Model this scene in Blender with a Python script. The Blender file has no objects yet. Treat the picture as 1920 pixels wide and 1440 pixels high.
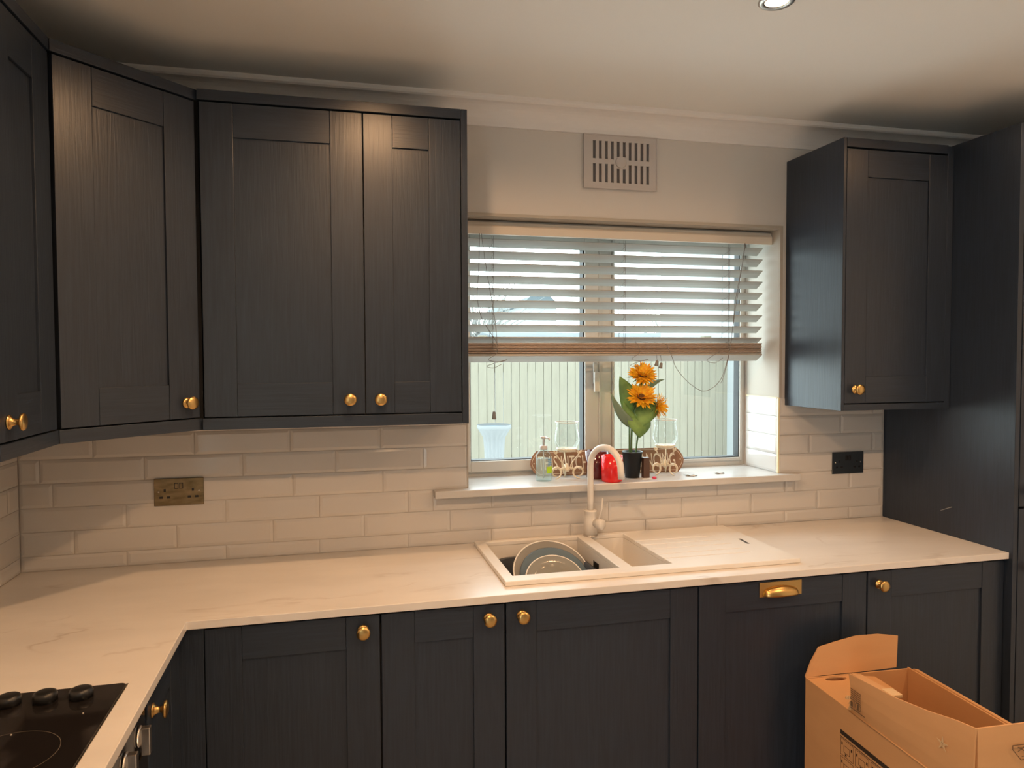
import bpy, bmesh, math, random
from mathutils import Vector, Matrix
random.seed(7)
PI = math.pi
S = bpy.context.scene
COL = S.collection

# ------------------------------------------------------------------ camera
cam = bpy.data.cameras.new('camera')
cam.sensor_width = 36.0
cam.lens = 1363.235 * 36 / 1920
cam.clip_start = 0.02
camo = bpy.data.objects.new('camera', cam)
COL.objects.link(camo)
_y, _p, _r = [math.radians(a) for a in (13.791, -2.0877, -0.238)]
fw = Vector((math.sin(_y) * math.cos(_p), math.cos(_y) * math.cos(_p), math.sin(_p)))
rt0 = Vector((math.cos(_y), -math.sin(_y), 0))
up0 = rt0.cross(fw)
rt = rt0 * math.cos(_r) + up0 * math.sin(_r)
up = -rt0 * math.sin(_r) + up0 * math.cos(_r)
M = Matrix((rt, up, -fw)).transposed().to_4x4()
M.translation = Vector((1.4469, -2.5668, 1.5802))
camo.matrix_world = M
S.camera = camo

# ------------------------------------------------------------------ world, exposure
S.view_settings.view_transform = 'Standard'
S.view_settings.look = 'None'
S.view_settings.gamma = 1.0
S.view_settings.exposure = 0.0
S.view_settings.use_curve_mapping = False
W = bpy.data.worlds.new('overcast_sky')
S.world = W
W.use_nodes = True
bg = W.node_tree.nodes['Background']
bg.inputs['Color'].default_value = (0.82, 0.95, 1.0, 1)
bg.inputs['Strength'].default_value = 6.8

# window portal: guides the sampling of the sky through the opening, gives no light of its own
pl = bpy.data.lights.new('window_portal', 'AREA')
pl.shape = 'RECTANGLE'; pl.size = 1.26; pl.size_y = 0.97
pl.cycles.is_portal = True
po = bpy.data.objects.new('window_portal', pl)
po.location = (2.545, 0.31, 1.6)
po.rotation_euler = (math.radians(-90), 0, 0)
COL.objects.link(po)
pl2 = bpy.data.lights.new('added_door_portal', 'AREA')  # sampling portal for the added, unseen door in the left wall
pl2.shape = 'RECTANGLE'; pl2.size = 2.1; pl2.size_y = 1.2
pl2.cycles.is_portal = True
po2 = bpy.data.objects.new('added_door_portal', pl2)
po2.location = (.27, -3.9, 1.15)
po2.rotation_euler = (0, math.radians(-90), 0)
COL.objects.link(po2)

LAMP_W = 38.0
LAMP_COL = (1.0, 0.58, 0.29)
CEIL = 2.489

# ------------------------------------------------------------------ materials
MATS = {}

def mat(name, col, rough=0.5, metal=0.0, **k):
    m = bpy.data.materials.new(name)
    m.use_nodes = True
    b = m.node_tree.nodes['Principled BSDF']
    b.inputs['Base Color'].default_value = (*col, 1)
    b.inputs['Roughness'].default_value = rough
    b.inputs['Metallic'].default_value = metal
    for a, v in k.items():
        b.inputs[a.replace('_', ' ')].default_value = v
    MATS[name] = m
    return m

def nt(m):
    return m.node_tree.nodes, m.node_tree.links, m.node_tree.nodes['Principled BSDF']

def ramp(N, stops):
    r = N.new('ShaderNodeValToRGB')
    e = r.color_ramp.elements
    e[0].position, e[0].color = stops[0][0], (*stops[0][1], 1)
    e[1].position, e[1].color = stops[-1][0], (*stops[-1][1], 1)
    for p, c in stops[1:-1]:
        x = e.new(p); x.color = (*c, 1)
    return r

def noise_bump(m, scale=(40, 40, 40), strength=0.2, dist=0.002, detail=3, cols=None, coords='Object', stops=(0.3, 0.7)):
    N, L, b = nt(m)
    tc = N.new('ShaderNodeTexCoord'); mp = N.new('ShaderNodeMapping')
    mp.inputs['Scale'].default_value = scale
    L.new(tc.outputs[coords], mp.inputs['Vector'])
    no = N.new('ShaderNodeTexNoise'); no.inputs['Scale'].default_value = 1.0
    no.inputs['Detail'].default_value = detail
    L.new(mp.outputs[0], no.inputs['Vector'])
    if strength:
        bu = N.new('ShaderNodeBump'); bu.inputs['Strength'].default_value = strength
        bu.inputs['Distance'].default_value = dist
        L.new(no.outputs['Fac'], bu.inputs['Height']); L.new(bu.outputs[0], b.inputs['Normal'])
    if cols:
        r = ramp(N, [(stops[0], cols[0]), (stops[1], cols[1])])
        L.new(no.outputs['Fac'], r.inputs[0]); L.new(r.outputs[0], b.inputs['Base Color'])
    return no

SL = (0.024, 0.034, 0.053)
def wood(name, scale):
    m = mat(name, SL, 0.33, IOR=1.45)
    N, L, b = nt(m)
    tc = N.new('ShaderNodeTexCoord'); mp = N.new('ShaderNodeMapping')
    mp.inputs['Scale'].default_value = scale
    L.new(tc.outputs['Object'], mp.inputs['Vector'])
    no = N.new('ShaderNodeTexNoise'); no.inputs['Scale'].default_value = 1.0; no.inputs['Detail'].default_value = 5
    no.inputs['Distortion'].default_value = 0.6
    L.new(mp.outputs[0], no.inputs['Vector'])
    r = ramp(N, [(0.35, tuple(c * 0.84 for c in SL)), (0.7, tuple(c * 1.1 for c in SL))])
    L.new(no.outputs['Fac'], r.inputs[0]); L.new(r.outputs[0], b.inputs['Base Color'])
    bu = N.new('ShaderNodeBump'); bu.inputs['Strength'].default_value = 0.35; bu.inputs['Distance'].default_value = 0.0012
    L.new(no.outputs['Fac'], bu.inputs['Height']); L.new(bu.outputs[0], b.inputs['Normal'])
    return m

SLV = wood('slate_woodgrain_vertical', (190, 190, 7))
SLH = wood('slate_woodgrain_horizontal', (7, 7, 190))
CARC = mat('cabinet_gap_dark', (0.02, 0.021, 0.024), 0.7)
noise_bump(CARC, (30, 30, 30), 0.1)

WALLP = mat('painted_wall', (0.68, 0.65, 0.62), 0.75)
noise_bump(WALLP, (60, 60, 60), 0.12, 0.001)
CEILP = mat('ceiling_paint', (0.90, 0.90, 0.88), 0.8)
noise_bump(CEILP, (50, 50, 50), 0.08, 0.001)
COVEP = mat('coving_paint', (0.86, 0.84, 0.83), 0.6)
noise_bump(COVEP, (50, 50, 50), 0.08, 0.001)
WALLF = mat('taupe_wall_paint', (0.38, 0.34, 0.30), 0.8)
noise_bump(WALLF, (60, 60, 60), 0.12, 0.001)
PLAINP = mat('pale_wall_paint', (0.82, 0.82, 0.80), 0.75)
noise_bump(PLAINP, (60, 60, 60), 0.12, 0.001)
TILE = mat('white_gloss_tile', (0.62, 0.60, 0.58), 0.1)
noise_bump(TILE, (14, 14, 22), 0.14, 0.004, 1)
GROUT = mat('grout', (0.54, 0.51, 0.48), 0.9)
noise_bump(GROUT, (200, 200, 200), 0.2, 0.001)
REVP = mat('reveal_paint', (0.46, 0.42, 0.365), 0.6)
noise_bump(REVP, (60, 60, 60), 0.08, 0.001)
TRIMY = mat('cream_tile_trim', (0.82, 0.74, 0.50), 0.4)
UPVC = mat('white_upvc', (0.58, 0.57, 0.54), 0.3)
noise_bump(UPVC, (20, 20, 20), 0.03, 0.001)
GASK = mat('dark_gasket', (0.02, 0.022, 0.025), 0.6)
BLIND = mat('white_blind_slat', (0.42, 0.40, 0.37), 0.45)
noise_bump(BLIND, (3, 120, 120), 0.08, 0.0006, 3, ((0.385, 0.37, 0.34), (0.445, 0.43, 0.395)))
CORD = mat('blind_cord', (0.22, 0.21, 0.20), 0.8)
STK = mat('warm_lit_slat_edge', (0.47, 0.38, 0.32), 0.5)  # brown stands in for warm lamp light on the stacked slats
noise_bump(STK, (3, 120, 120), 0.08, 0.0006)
noise_bump(CORD, (400, 400, 400), 0.3, 0.0005)
SINK = mat('white_composite_sink', (0.80, 0.77, 0.73), 0.3, IOR=1.7)
noise_bump(SINK, (45, 45, 45), 0.12, 0.0015, 4)
TAPM = mat('white_tap_paint', (0.78, 0.75, 0.71), 0.3)
noise_bump(TAPM, (30, 30, 30), 0.02, 0.0005)
BRASS = mat('brushed_brass', (0.62, 0.40, 0.15), 0.3, 1.0)
noise_bump(BRASS, (400, 400, 400), 0.06, 0.0003)
ABRASS = mat('antique_brass_plate', (0.22, 0.17, 0.10), 0.36, 1.0)
noise_bump(ABRASS, (20, 20, 60), 0.08, 0.0003, 3, ((0.15, 0.12, 0.065), (0.28, 0.215, 0.13)))
DPLATE = mat('dark_steel_plate', (0.16, 0.17, 0.18), 0.3, 1.0)
noise_bump(DPLATE, (300, 8, 300), 0.1, 0.0004)
BLK = mat('black_plastic', (0.012, 0.012, 0.013), 0.35)
noise_bump(BLK, (100, 100, 100), 0.03, 0.0005)
STEEL = mat('satin_steel', (0.62, 0.58, 0.54), 0.28, 1.0)
noise_bump(STEEL, (300, 300, 8), 0.05, 0.0003)
FLOOR = mat('pale_wood_floor', (0.50, 0.48, 0.46), 0.5)
noise_bump(FLOOR, (3, 40, 3), 0.1, 0.001, 4, ((0.46, 0.44, 0.42), (0.54, 0.52, 0.50)))
PLASW = mat('vent_white_plastic', (0.60, 0.56, 0.54), 0.5)
noise_bump(PLASW, (30, 30, 30), 0.03, 0.0005)
VDARK = mat('vent_recess', (0.16, 0.15, 0.15), 0.9)
noise_bump(VDARK, (150, 150, 150), 0.2, 0.001)

# worktop: white marble laminate with faint veins
WT = mat('marble_worktop', (0.76, 0.73, 0.70), 0.28, IOR=2.0)
N, L, b = nt(WT)
tc = N.new('ShaderNodeTexCoord'); mp = N.new('ShaderNodeMapping')
mp.inputs['Scale'].default_value = (1.0, 2.6, 1.0); mp.inputs['Rotation'].default_value = (0, 0, math.radians(24))
L.new(tc.outputs['Object'], mp.inputs['Vector'])
n1 = N.new('ShaderNodeTexNoise'); n1.inputs['Scale'].default_value = 1.7; n1.inputs['Detail'].default_value = 7; n1.inputs['Distortion'].default_value = 0.5
L.new(mp.outputs[0], n1.inputs['Vector'])
r1 = ramp(N, [(0.478, (0, 0, 0)), (0.497, (1, 1, 1)), (0.516, (0, 0, 0))])
L.new(n1.outputs['Fac'], r1.inputs[0])
n2 = N.new('ShaderNodeTexNoise'); n2.inputs['Scale'].default_value = 2.2; n2.inputs['Detail'].default_value = 3
L.new(mp.outputs[0], n2.inputs['Vector'])
r2 = ramp(N, [(0.5, (0, 0, 0)), (0.68, (1, 1, 1))])
L.new(n2.outputs['Fac'], r2.inputs[0])
mu = N.new('ShaderNodeMath'); mu.operation = 'MULTIPLY'
L.new(r1.outputs[0], mu.inputs[0]); L.new(r2.outputs[0], mu.inputs[1])
n3 = N.new('ShaderNodeTexNoise'); n3.inputs['Scale'].default_value = 3.0; n3.inputs['Detail'].default_value = 6
L.new(mp.outputs[0], n3.inputs['Vector'])
r3 = ramp(N, [(0.3, (0.71, 0.67, 0.63)), (0.7, (0.80, 0.76, 0.72))])
L.new(n3.outputs['Fac'], r3.inputs[0])
mx = N.new('ShaderNodeMixRGB'); mx.inputs[2].default_value = (0.42, 0.34, 0.27, 1)
mh = N.new('ShaderNodeMath'); mh.operation = 'MULTIPLY'; mh.inputs[1].default_value = 0.75
L.new(mu.outputs[0], mh.inputs[0]); L.new(mh.outputs[0], mx.inputs[0]); L.new(r3.outputs[0], mx.inputs[1])
L.new(mx.outputs[0], b.inputs['Base Color'])

SILL = mat('white_quartz_sill', (0.60, 0.59, 0.58), 0.25)
noise_bump(SILL, (6, 12, 6), 0.0, 0, 6, ((0.53, 0.52, 0.51), (0.62, 0.61, 0.60)))

# hob glass with smears
HOB = mat('black_hob_glass', (0.012, 0.010, 0.010), 0.06)
N, L, b = nt(HOB)
tc = N.new('ShaderNodeTexCoord'); mp = N.new('ShaderNodeMapping'); mp.inputs['Scale'].default_value = (7, 4, 1)
mp.inputs['Rotation'].default_value = (0, 0, 0.5)
L.new(tc.outputs['Object'], mp.inputs['Vector'])
n1 = N.new('ShaderNodeTexNoise'); n1.inputs['Scale'].default_value = 1.4; n1.inputs['Detail'].default_value = 5
L.new(mp.outputs[0], n1.inputs['Vector'])
r1 = ramp(N, [(0.55, (0.012, 0.010, 0.010)), (0.75, (0.05, 0.045, 0.045))])
L.new(n1.outputs['Fac'], r1.inputs[0]); L.new(r1.outputs[0], b.inputs['Base Color'])
r2 = ramp(N, [(0.5, (0.05, 0.05, 0.05)), (0.75, (0.22, 0.22, 0.22))])
L.new(n1.outputs['Fac'], r2.inputs[0]); L.new(r2.outputs[0], b.inputs['Roughness'])
HOBMARK = mat('hob_zone_print', (0.13, 0.11, 0.09), 0.25)
CRUMB = mat('pale_crumb', (0.5, 0.45, 0.4), 0.8)

# cardboard
CARD = mat('brown_cardboard', (0.60, 0.32, 0.14), 0.8)
noise_bump(CARD, (6, 6, 18), 0.10, 0.0008, 4, ((0.58, 0.31, 0.135), (0.62, 0.335, 0.15)))
CARDE = mat('torn_cardboard', (0.62, 0.42, 0.23), 0.9)
noise_bump(CARDE, (90, 90, 90), 0.4, 0.002)
INK = mat('black_print', (0.035, 0.022, 0.014), 0.7)
INKL = mat('faded_print', (0.14, 0.08, 0.04), 0.7)

# outside
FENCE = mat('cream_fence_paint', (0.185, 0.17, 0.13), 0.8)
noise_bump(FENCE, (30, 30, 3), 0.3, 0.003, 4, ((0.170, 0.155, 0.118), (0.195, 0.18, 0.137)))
GRND = mat('pale_paving', (0.68, 0.68, 0.66), 0.9)
noise_bump(GRND, (4, 4, 4), 0.2, 0.01, 5, ((0.64, 0.64, 0.62), (0.72, 0.72, 0.70)))
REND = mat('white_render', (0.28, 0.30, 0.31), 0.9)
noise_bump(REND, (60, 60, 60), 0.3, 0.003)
ROOF = mat('blue_slate_roof', (0.05, 0.07, 0.08), 0.7)
noise_bump(ROOF, (4, 4, 20), 0.3, 0.01, 3, ((0.04, 0.06, 0.07), (0.065, 0.085, 0.095)))
TWIG = mat('pale_twigs', (0.2, 0.2, 0.19), 0.9)
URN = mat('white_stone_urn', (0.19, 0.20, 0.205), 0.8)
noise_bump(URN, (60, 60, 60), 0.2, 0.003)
SOILM = mat('grey_gravel', (0.10, 0.13, 0.15), 0.9)
noise_bump(SOILM, (60, 60, 60), 0.5, 0.01)

# plants and sill things
PET = mat('sunflower_petal', (0.88, 0.42, 0.02), 0.55)
noise_bump(PET, (110, 110, 110), 0.1, 0.001, 3, ((0.80, 0.28, 0.008), (0.97, 0.70, 0.04)))
SEED = mat('sunflower_seed_disc', (0.08, 0.035, 0.015), 0.9)
noise_bump(SEED, (300, 300, 300), 0.6, 0.003, 3, ((0.03, 0.02, 0.012), (0.20, 0.10, 0.03)))
LEAF = mat('sunflower_leaf', (0.14, 0.27, 0.07), 0.55)
noise_bump(LEAF, (25, 25, 25), 0.15, 0.001, 3, ((0.09, 0.19, 0.06), (0.20, 0.36, 0.10)))
LEAFB = mat('grey_green_leaf', (0.16, 0.24, 0.17), 0.55)
noise_bump(LEAFB, (25, 25, 25), 0.15, 0.001)
STEM = mat('green_stem', (0.06, 0.13, 0.04), 0.5)
noise_bump(STEM, (200, 200, 10), 0.1, 0.001)
POT = mat('black_pot', (0.018, 0.024, 0.028), 0.4)
noise_bump(POT, (60, 60, 60), 0.05, 0.001)
FOIL = mat('grey_pot_filler', (0.35, 0.35, 0.34), 0.5)
noise_bump(FOIL, (90, 90, 90), 0.5, 0.003)
REDC = mat('red_candle_glass', (0.80, 0.02, 0.02), 0.15)
noise_bump(REDC, (20, 20, 20), 0.02, 0.0005)
DREDC = mat('dark_red_candle_glass', (0.10, 0.012, 0.014), 0.12)
noise_bump(DREDC, (20, 20, 20), 0.02, 0.0005)
BROWN = mat('dark_brown_box', (0.09, 0.05, 0.035), 0.5)
noise_bump(BROWN, (60, 60, 60), 0.05, 0.001)
PLQ = mat('rust_brown_plaque', (0.26, 0.135, 0.075), 0.6)
noise_bump(PLQ, (20, 20, 20), 0.1, 0.001, 4, ((0.21, 0.105, 0.06), (0.31, 0.17, 0.10)))
CREAM = mat('cream_lettering', (0.80, 0.72, 0.60), 0.6)
IRON = mat('cream_painted_iron', (0.72, 0.64, 0.48), 0.5)
noise_bump(IRON, (80, 80, 80), 0.2, 0.001, 3, ((0.60, 0.50, 0.34), (0.80, 0.73, 0.58)))
LIQ = mat('clear_soap', (0.80, 0.92, 0.90), 0.3)
LIQ.node_tree.nodes['Principled BSDF'].inputs['Alpha'].default_value = 0.25
GREENL = mat('green_label', (0.42, 0.70, 0.02), 0.5)
BLUEP = mat('blue_print', (0.05, 0.22, 0.45), 0.5)
PUMP = mat('grey_pump', (0.55, 0.55, 0.55), 0.3)
PINKM = mat('pink_thing', (0.75, 0.05, 0.12), 0.5)
PAPER = mat('white_paper', (0.80, 0.80, 0.80), 0.8)
PLG = mat('grey_stoneware', (0.26, 0.25, 0.23), 0.15)
noise_bump(PLG, (20, 20, 20), 0.03, 0.0005)
PLB = mat('blue_grey_glaze', (0.13, 0.18, 0.22), 0.12)
noise_bump(PLB, (20, 20, 20), 0.03, 0.0005)
PLD = mat('dark_grey_glaze', (0.27, 0.27, 0.25), 0.15)
RIMW = mat('white_rim', (0.8, 0.78, 0.74), 0.2)
BASIN = mat('dark_basin_plastic', (0.03, 0.035, 0.045), 0.4)
noise_bump(BASIN, (60, 60, 60), 0.05, 0.001)
SPONGE = mat('blue_sponge', (0.35, 0.55, 0.75), 0.9)
noise_bump(SPONGE, (300, 300, 300), 0.6, 0.003)

def glass(name, tint, gloss=0.06, edge=0.5):
    m = bpy.data.materials.new(name); m.use_nodes = True
    N, L = m.node_tree.nodes, m.node_tree.links
    N.clear()
    o = N.new('ShaderNodeOutputMaterial'); t = N.new('ShaderNodeBsdfTransparent'); t.inputs[0].default_value = (*tint, 1)
    g = N.new('ShaderNodeBsdfGlossy'); g.inputs['Roughness'].default_value = 0.02
    f = N.new('ShaderNodeLayerWeight'); f.inputs['Blend'].default_value = 0.5
    pw = N.new('ShaderNodeMath'); pw.operation = 'POWER'; pw.inputs[1].default_value = 4.0
    ml = N.new('ShaderNodeMath'); ml.operation = 'MULTIPLY_ADD'; ml.inputs[1].default_value = edge; ml.inputs[2].default_value = 0.04
    L.new(f.outputs['Facing'], pw.inputs[0]); L.new(pw.outputs[0], ml.inputs[0])
    mxs = N.new('ShaderNodeMixShader')
    L.new(ml.outputs[0], mxs.inputs[0]); L.new(t.outputs[0], mxs.inputs[1]); L.new(g.outputs[0], mxs.inputs[2])
    L.new(mxs.outputs[0], o.inputs['Surface'])
    return m
PANE = glass('window_glass', (0.97, 0.985, 0.97))
CLEAR = glass('clear_glass', (0.93, 0.95, 0.95))
BOTTLE = glass('bottle_plastic', (0.88, 0.95, 0.95))
LENS = bpy.data.materials.new('lamp_lens'); LENS.use_nodes = True
_b = LENS.node_tree.nodes['Principled BSDF']
_b.inputs['Emission Color'].default_value = (1, 0.62, 0.33, 1); _b.inputs['Emission Strength'].default_value = 12

# ------------------------------------------------------------------ mesh helpers
class MB:
    def __init__(s): s.v = []; s.f = []; s.mi = []; s.sm = []
    def add(s, vs, fs, smooth=False, mi=0):
        o = len(s.v); s.v += [tuple(v) for v in vs]
        s.f += [tuple(i + o for i in f) for f in fs]
        s.mi += [mi] * len(fs); s.sm += [smooth] * len(fs)
        return s
    def box(s, x0, x1, y0, y1, z0, z1, mi=0):
        return s.add([(x0, y0, z0), (x1, y0, z0), (x1, y1, z0), (x0, y1, z0), (x0, y0, z1), (x1, y0, z1), (x1, y1, z1), (x0, y1, z1)],
                     [(0, 3, 2, 1), (4, 5, 6, 7), (0, 1, 5, 4), (1, 2, 6, 5), (2, 3, 7, 6), (3, 0, 4, 7)], mi=mi)
    def obox(s, o, a, b_, c, mi=0):
        """box spanned by vectors a, b, c from corner o"""
        o, a, b_, c = map(Vector, (o, a, b_, c))
        if a.cross(b_).dot(c) < 0: a, b_ = b_, a
        vs = [o, o + a, o + a + b_, o + b_, o + c, o + a + c, o + a + b_ + c, o + b_ + c]
        return s.add(vs, [(0, 3, 2, 1), (4, 5, 6, 7), (0, 1, 5, 4), (1, 2, 6, 5), (2, 3, 7, 6), (3, 0, 4, 7)], mi=mi)
    def lathe(s, prof, o=(0, 0, 0), ax=(0, 0, 1), n=24, smooth=True, caps=True):
        ax = Vector(ax).normalized(); o = Vector(o)
        t = Vector((1, 0, 0)) if abs(ax.x) < 0.9 else Vector((0, 1, 0))
        u = ax.cross(t).normalized(); w = ax.cross(u)
        vs = []; fs = []
        for r, h in prof:
            for i in range(n):
                a = 2 * PI * i / n
                vs.append(o + ax * h + (u * math.cos(a) + w * math.sin(a)) * r)
        m = len(prof)
        for j in range(m - 1):
            for i in range(n):
                k = (i + 1) % n
                fs.append((j * n + i, j * n + k, (j + 1) * n + k, (j + 1) * n + i))
        if caps:
            if prof[0][0] > 1e-5: fs.append(tuple(reversed(range(n))))
            if prof[-1][0] > 1e-5: fs.append(tuple((m - 1) * n + i for i in range(n)))
        return s.add(vs, fs, smooth)
    def tube(s, pts, r, n=8, smooth=True, caps=True):
        pts = [Vector(p) for p in pts]
        rs = r if isinstance(r, (list, tuple)) else [r] * len(pts)
        vs = []; fs = []; prev = None
        for i, p in enumerate(pts):
            d = (pts[min(i + 1, len(pts) - 1)] - pts[max(i - 1, 0)]).normalized()
            if prev is None:
                t = Vector((0, 0, 1)) if abs(d.z) < 0.9 else Vector((1, 0, 0))
                u = d.cross(t).normalized()
            else:
                u = (prev - d * prev.dot(d)).normalized()
            prev = u; w = d.cross(u)
            for k in range(n):
                a = 2 * PI * k / n
                vs.append(p + (u * math.cos(a) + w * math.sin(a)) * rs[i])
        for i in range(len(pts) - 1):
            for k in range(n):
                q = (k + 1) % n
                fs.append((i * n + k, i * n + q, (i + 1) * n + q, (i + 1) * n + k))
        if caps:
            fs.append(tuple(reversed(range(n)))); fs.append(tuple((len(pts) - 1) * n + k for k in range(n)))
        return s.add(vs, fs, smooth)
    def prism(s, poly, thick):
        """poly: list of 3D points (planar), extruded by vector thick"""
        t = Vector(thick); n = len(poly); P = [Vector(p) for p in poly]
        nn = sum(((P[i] - P[0]).cross(P[(i + 1) % n] - P[0]) for i in range(1, n - 1)), Vector())
        if nn.dot(t) > 0: P.reverse()
        vs = P + [p + t for p in P]
        fs = [tuple(range(n)), tuple(reversed(range(n, 2 * n)))]
        fs += [(i, i + n, (i + 1) % n + n, (i + 1) % n) for i in range(n)]
        return s.add(vs, fs)
    def cells(s, xs, ys, fn, m=lambda a, b, c: (a, b, c)):
        """solid built of grid cells: fn(i,j)->(lo,hi) or None; walls where neighbours differ"""
        nx, ny = len(xs) - 1, len(ys) - 1
        def g(i, j): return fn(i, j) if 0 <= i < nx and 0 <= j < ny else None
        def q(p): s.add([m(*a) for a in p], [(0, 1, 2, 3)])
        def parts(a, b_):
            if a is None: return []
            if b_ is None: return [a]
            lo, hi = max(a[0], b_[0]), min(a[1], b_[1])
            if lo >= hi: return [a]
            r = []
            if a[0] < lo - 1e-6: r.append((a[0], lo))
            if a[1] > hi + 1e-6: r.append((hi, a[1]))
            return r
        for i in range(nx):
            for j in range(ny):
                c = g(i, j)
                if c is None: continue
                x0, x1, y0, y1 = xs[i], xs[i + 1], ys[j], ys[j + 1]
                q([(x0, y0, c[1]), (x1, y0, c[1]), (x1, y1, c[1]), (x0, y1, c[1])])
                q([(x0, y1, c[0]), (x1, y1, c[0]), (x1, y0, c[0]), (x0, y0, c[0])])
                for lo, hi in parts(c, g(i - 1, j)): q([(x0, y1, lo), (x0, y0, lo), (x0, y0, hi), (x0, y1, hi)])
                for lo, hi in parts(c, g(i + 1, j)): q([(x1, y0, lo), (x1, y1, lo), (x1, y1, hi), (x1, y0, hi)])
                for lo, hi in parts(c, g(i, j - 1)): q([(x0, y0, lo), (x1, y0, lo), (x1, y0, hi), (x0, y0, hi)])
                for lo, hi in parts(c, g(i, j + 1)): q([(x1, y1, lo), (x0, y1, lo), (x0, y1, hi), (x1, y1, hi)])
        return s
    def build(s, name, m, parent=None, bevel=0, weld=True, seg=2):
        off = parent['_o'] if parent is not None and '_o' in parent else (0, 0, 0)
        off = Vector(off)
        me = bpy.data.meshes.new(name)
        me.from_pydata([tuple(Vector(v) - off) for v in s.v], [], s.f)
        for x in (m if isinstance(m, (list, tuple)) else [m]): me.materials.append(x)
        for p, mi, sm in zip(me.polygons, s.mi, s.sm): p.material_index = mi; p.use_smooth = sm
        bm = bmesh.new(); bm.from_mesh(me)
        if weld: bmesh.ops.remove_doubles(bm, verts=bm.verts, dist=1e-6)
        bmesh.ops.recalc_face_normals(bm, faces=bm.faces)
        bm.to_mesh(me); bm.free()
        o = bpy.data.objects.new(name, me); COL.objects.link(o)
        if parent is not None:
            o.parent = parent
            o['_o'] = tuple(off)
        else:
            o['_o'] = (0, 0, 0)
        if bevel:
            b = o.modifiers.new('bevel', 'BEVEL'); b.width = bevel; b.segments = seg; b.limit_method = 'ANGLE'
            b.angle_limit = math.radians(35)
        return o

def thing(name, label, cat, loc, group=None):
    o = bpy.data.objects.new(name, None); COL.objects.link(o)
    o.empty_display_size = 0.05
    o.location = loc; o['label'] = label; o['category'] = cat; o['_o'] = tuple(loc)
    if group: o['group'] = group
    return o

def tag(o, label, cat, group=None):
    o['label'] = label; o['category'] = cat
    if group: o['group'] = group
    return o

def struct(o): o['kind'] = 'structure'; return o
def box(*a): return MB().box(*a)
def share(o, name, parent, loc=(0, 0, 0), rot=(0, 0, 0)):
    """another object on the same mesh"""
    c = o.copy(); COL.objects.link(c); c.name = name; c.parent = parent; c.location = loc; c.rotation_euler = rot
    c['_o'] = parent['_o'] if parent is not None else (0, 0, 0)
    return c
def textmesh(body, size, sx=1.0, ext=0.0004, align='LEFT'):
    cu = bpy.data.curves.new('lettering', 'FONT'); cu.body = body; cu.size = size; cu.extrude = ext; cu.align_x = align
    cu.resolution_u = 3
    o = bpy.data.objects.new('lettering', cu); COL.objects.link(o)
    dg = bpy.context.evaluated_depsgraph_get()
    me = bpy.data.meshes.new_from_object(o.evaluated_get(dg))
    bpy.data.objects.remove(o)
    for v in me.vertices: v.co.x *= sx
    return me

# ------------------------------------------------------------------ the setting
XL, XR, WT_Z = 0.484, 3.672, 0.91
RX = 4.30        # right wall
YB = -4.6        # wall behind the camera
WX0, WX1, WZ0, WZ1 = 1.913, 3.174, 1.084, 2.087
YW = 0.004

mp_xz = lambda a, b_, c: (a, c, b_)
wall_back = struct(MB().cells([XL - .2, WX0, WX1, RX + .2], [0, WZ0, WZ1, CEIL + .1],
        lambda i, j: None if (i == 1 and j == 1) else (YW, 0.30), mp_xz).build('wall_back', WALLP))
wall_left = struct(MB().cells([YB, -4.5, -3.3, YW], [0, .1, 2.2, CEIL + .1],
        lambda i, j: None if (i == 1 and j == 1) else (XL - .2, XL - .004), lambda a, b_, c: (c, a, b_)).build('wall_left', PLAINP))  # opening cut for the added daylight door
wall_right = struct(box(RX, RX + .2, YB, YW, 0, CEIL + .1).build('wall_right', PLAINP))
wall_front = struct(box(XL - .2, RX + .2, YB - .2, YB, 0, CEIL + .1).build('wall_front', WALLF))
ceiling = struct(box(XL - .2, RX + .2, YB - .2, 0.30, CEIL, CEIL + .1).build('ceiling', CEILP))
floor = struct(box(XL - .2, RX + .2, YB - .2, 0.30, -.1, 0).build('floor', FLOOR))
pm = []
for k in range(26):
    y = -0.0 - k * 0.18
    for q in range(4):
        x = XL + q * 1.2 - (k % 3) * .4
        x0, x1 = max(x, XL), min(x + 1.197, RX)
        if x1 - x0 < .05 or y - .177 < YB: continue
        box(x0, x1, y - .177, y, 0.0, 0.008).build('plank', FLOOR, floor, 0.0015, seg=1)

# coving: concave profile with a bead
prof = [(0.0, 2.404), (0.008, 2.404)]
for k in range(9):
    a = k / 8 * PI / 2
    prof.append((0.008 + 0.062 * (1 - math.cos(a)), 2.406 + 0.064 * math.sin(a)))
prof += [(0.078, 2.470), (0.084, 2.475), (0.086, 2.482), (0.086, CEIL), (0.0, CEIL)]
n = len(prof)
def coving(name, pts, closed_dir):
    vs = []; fs = []
    for (px, py, nx, ny) in pts:
        for d, z in prof: vs.append((px + nx * d, py + ny * d, z))
    for i in range(len(pts) - 1):
        for k in range(n):
            q = (k + 1) % n
            fs.append((i * n + k, i * n + q, (i + 1) * n + q, (i + 1) * n + k))
    m = MB().add(vs, fs)
    return struct(m.build(name, COVEP))
coving('trim_1', [(XL, YB, 1, 0), (XL, YW, 1, -1)], 0)
coving('trim_2', [(XL, YW, 1, -1), (RX, YW, -1, -1)], 0)
coving('trim_3', [(RX, YW, -1, -1), (RX, YB, -1, 0)], 0)

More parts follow.
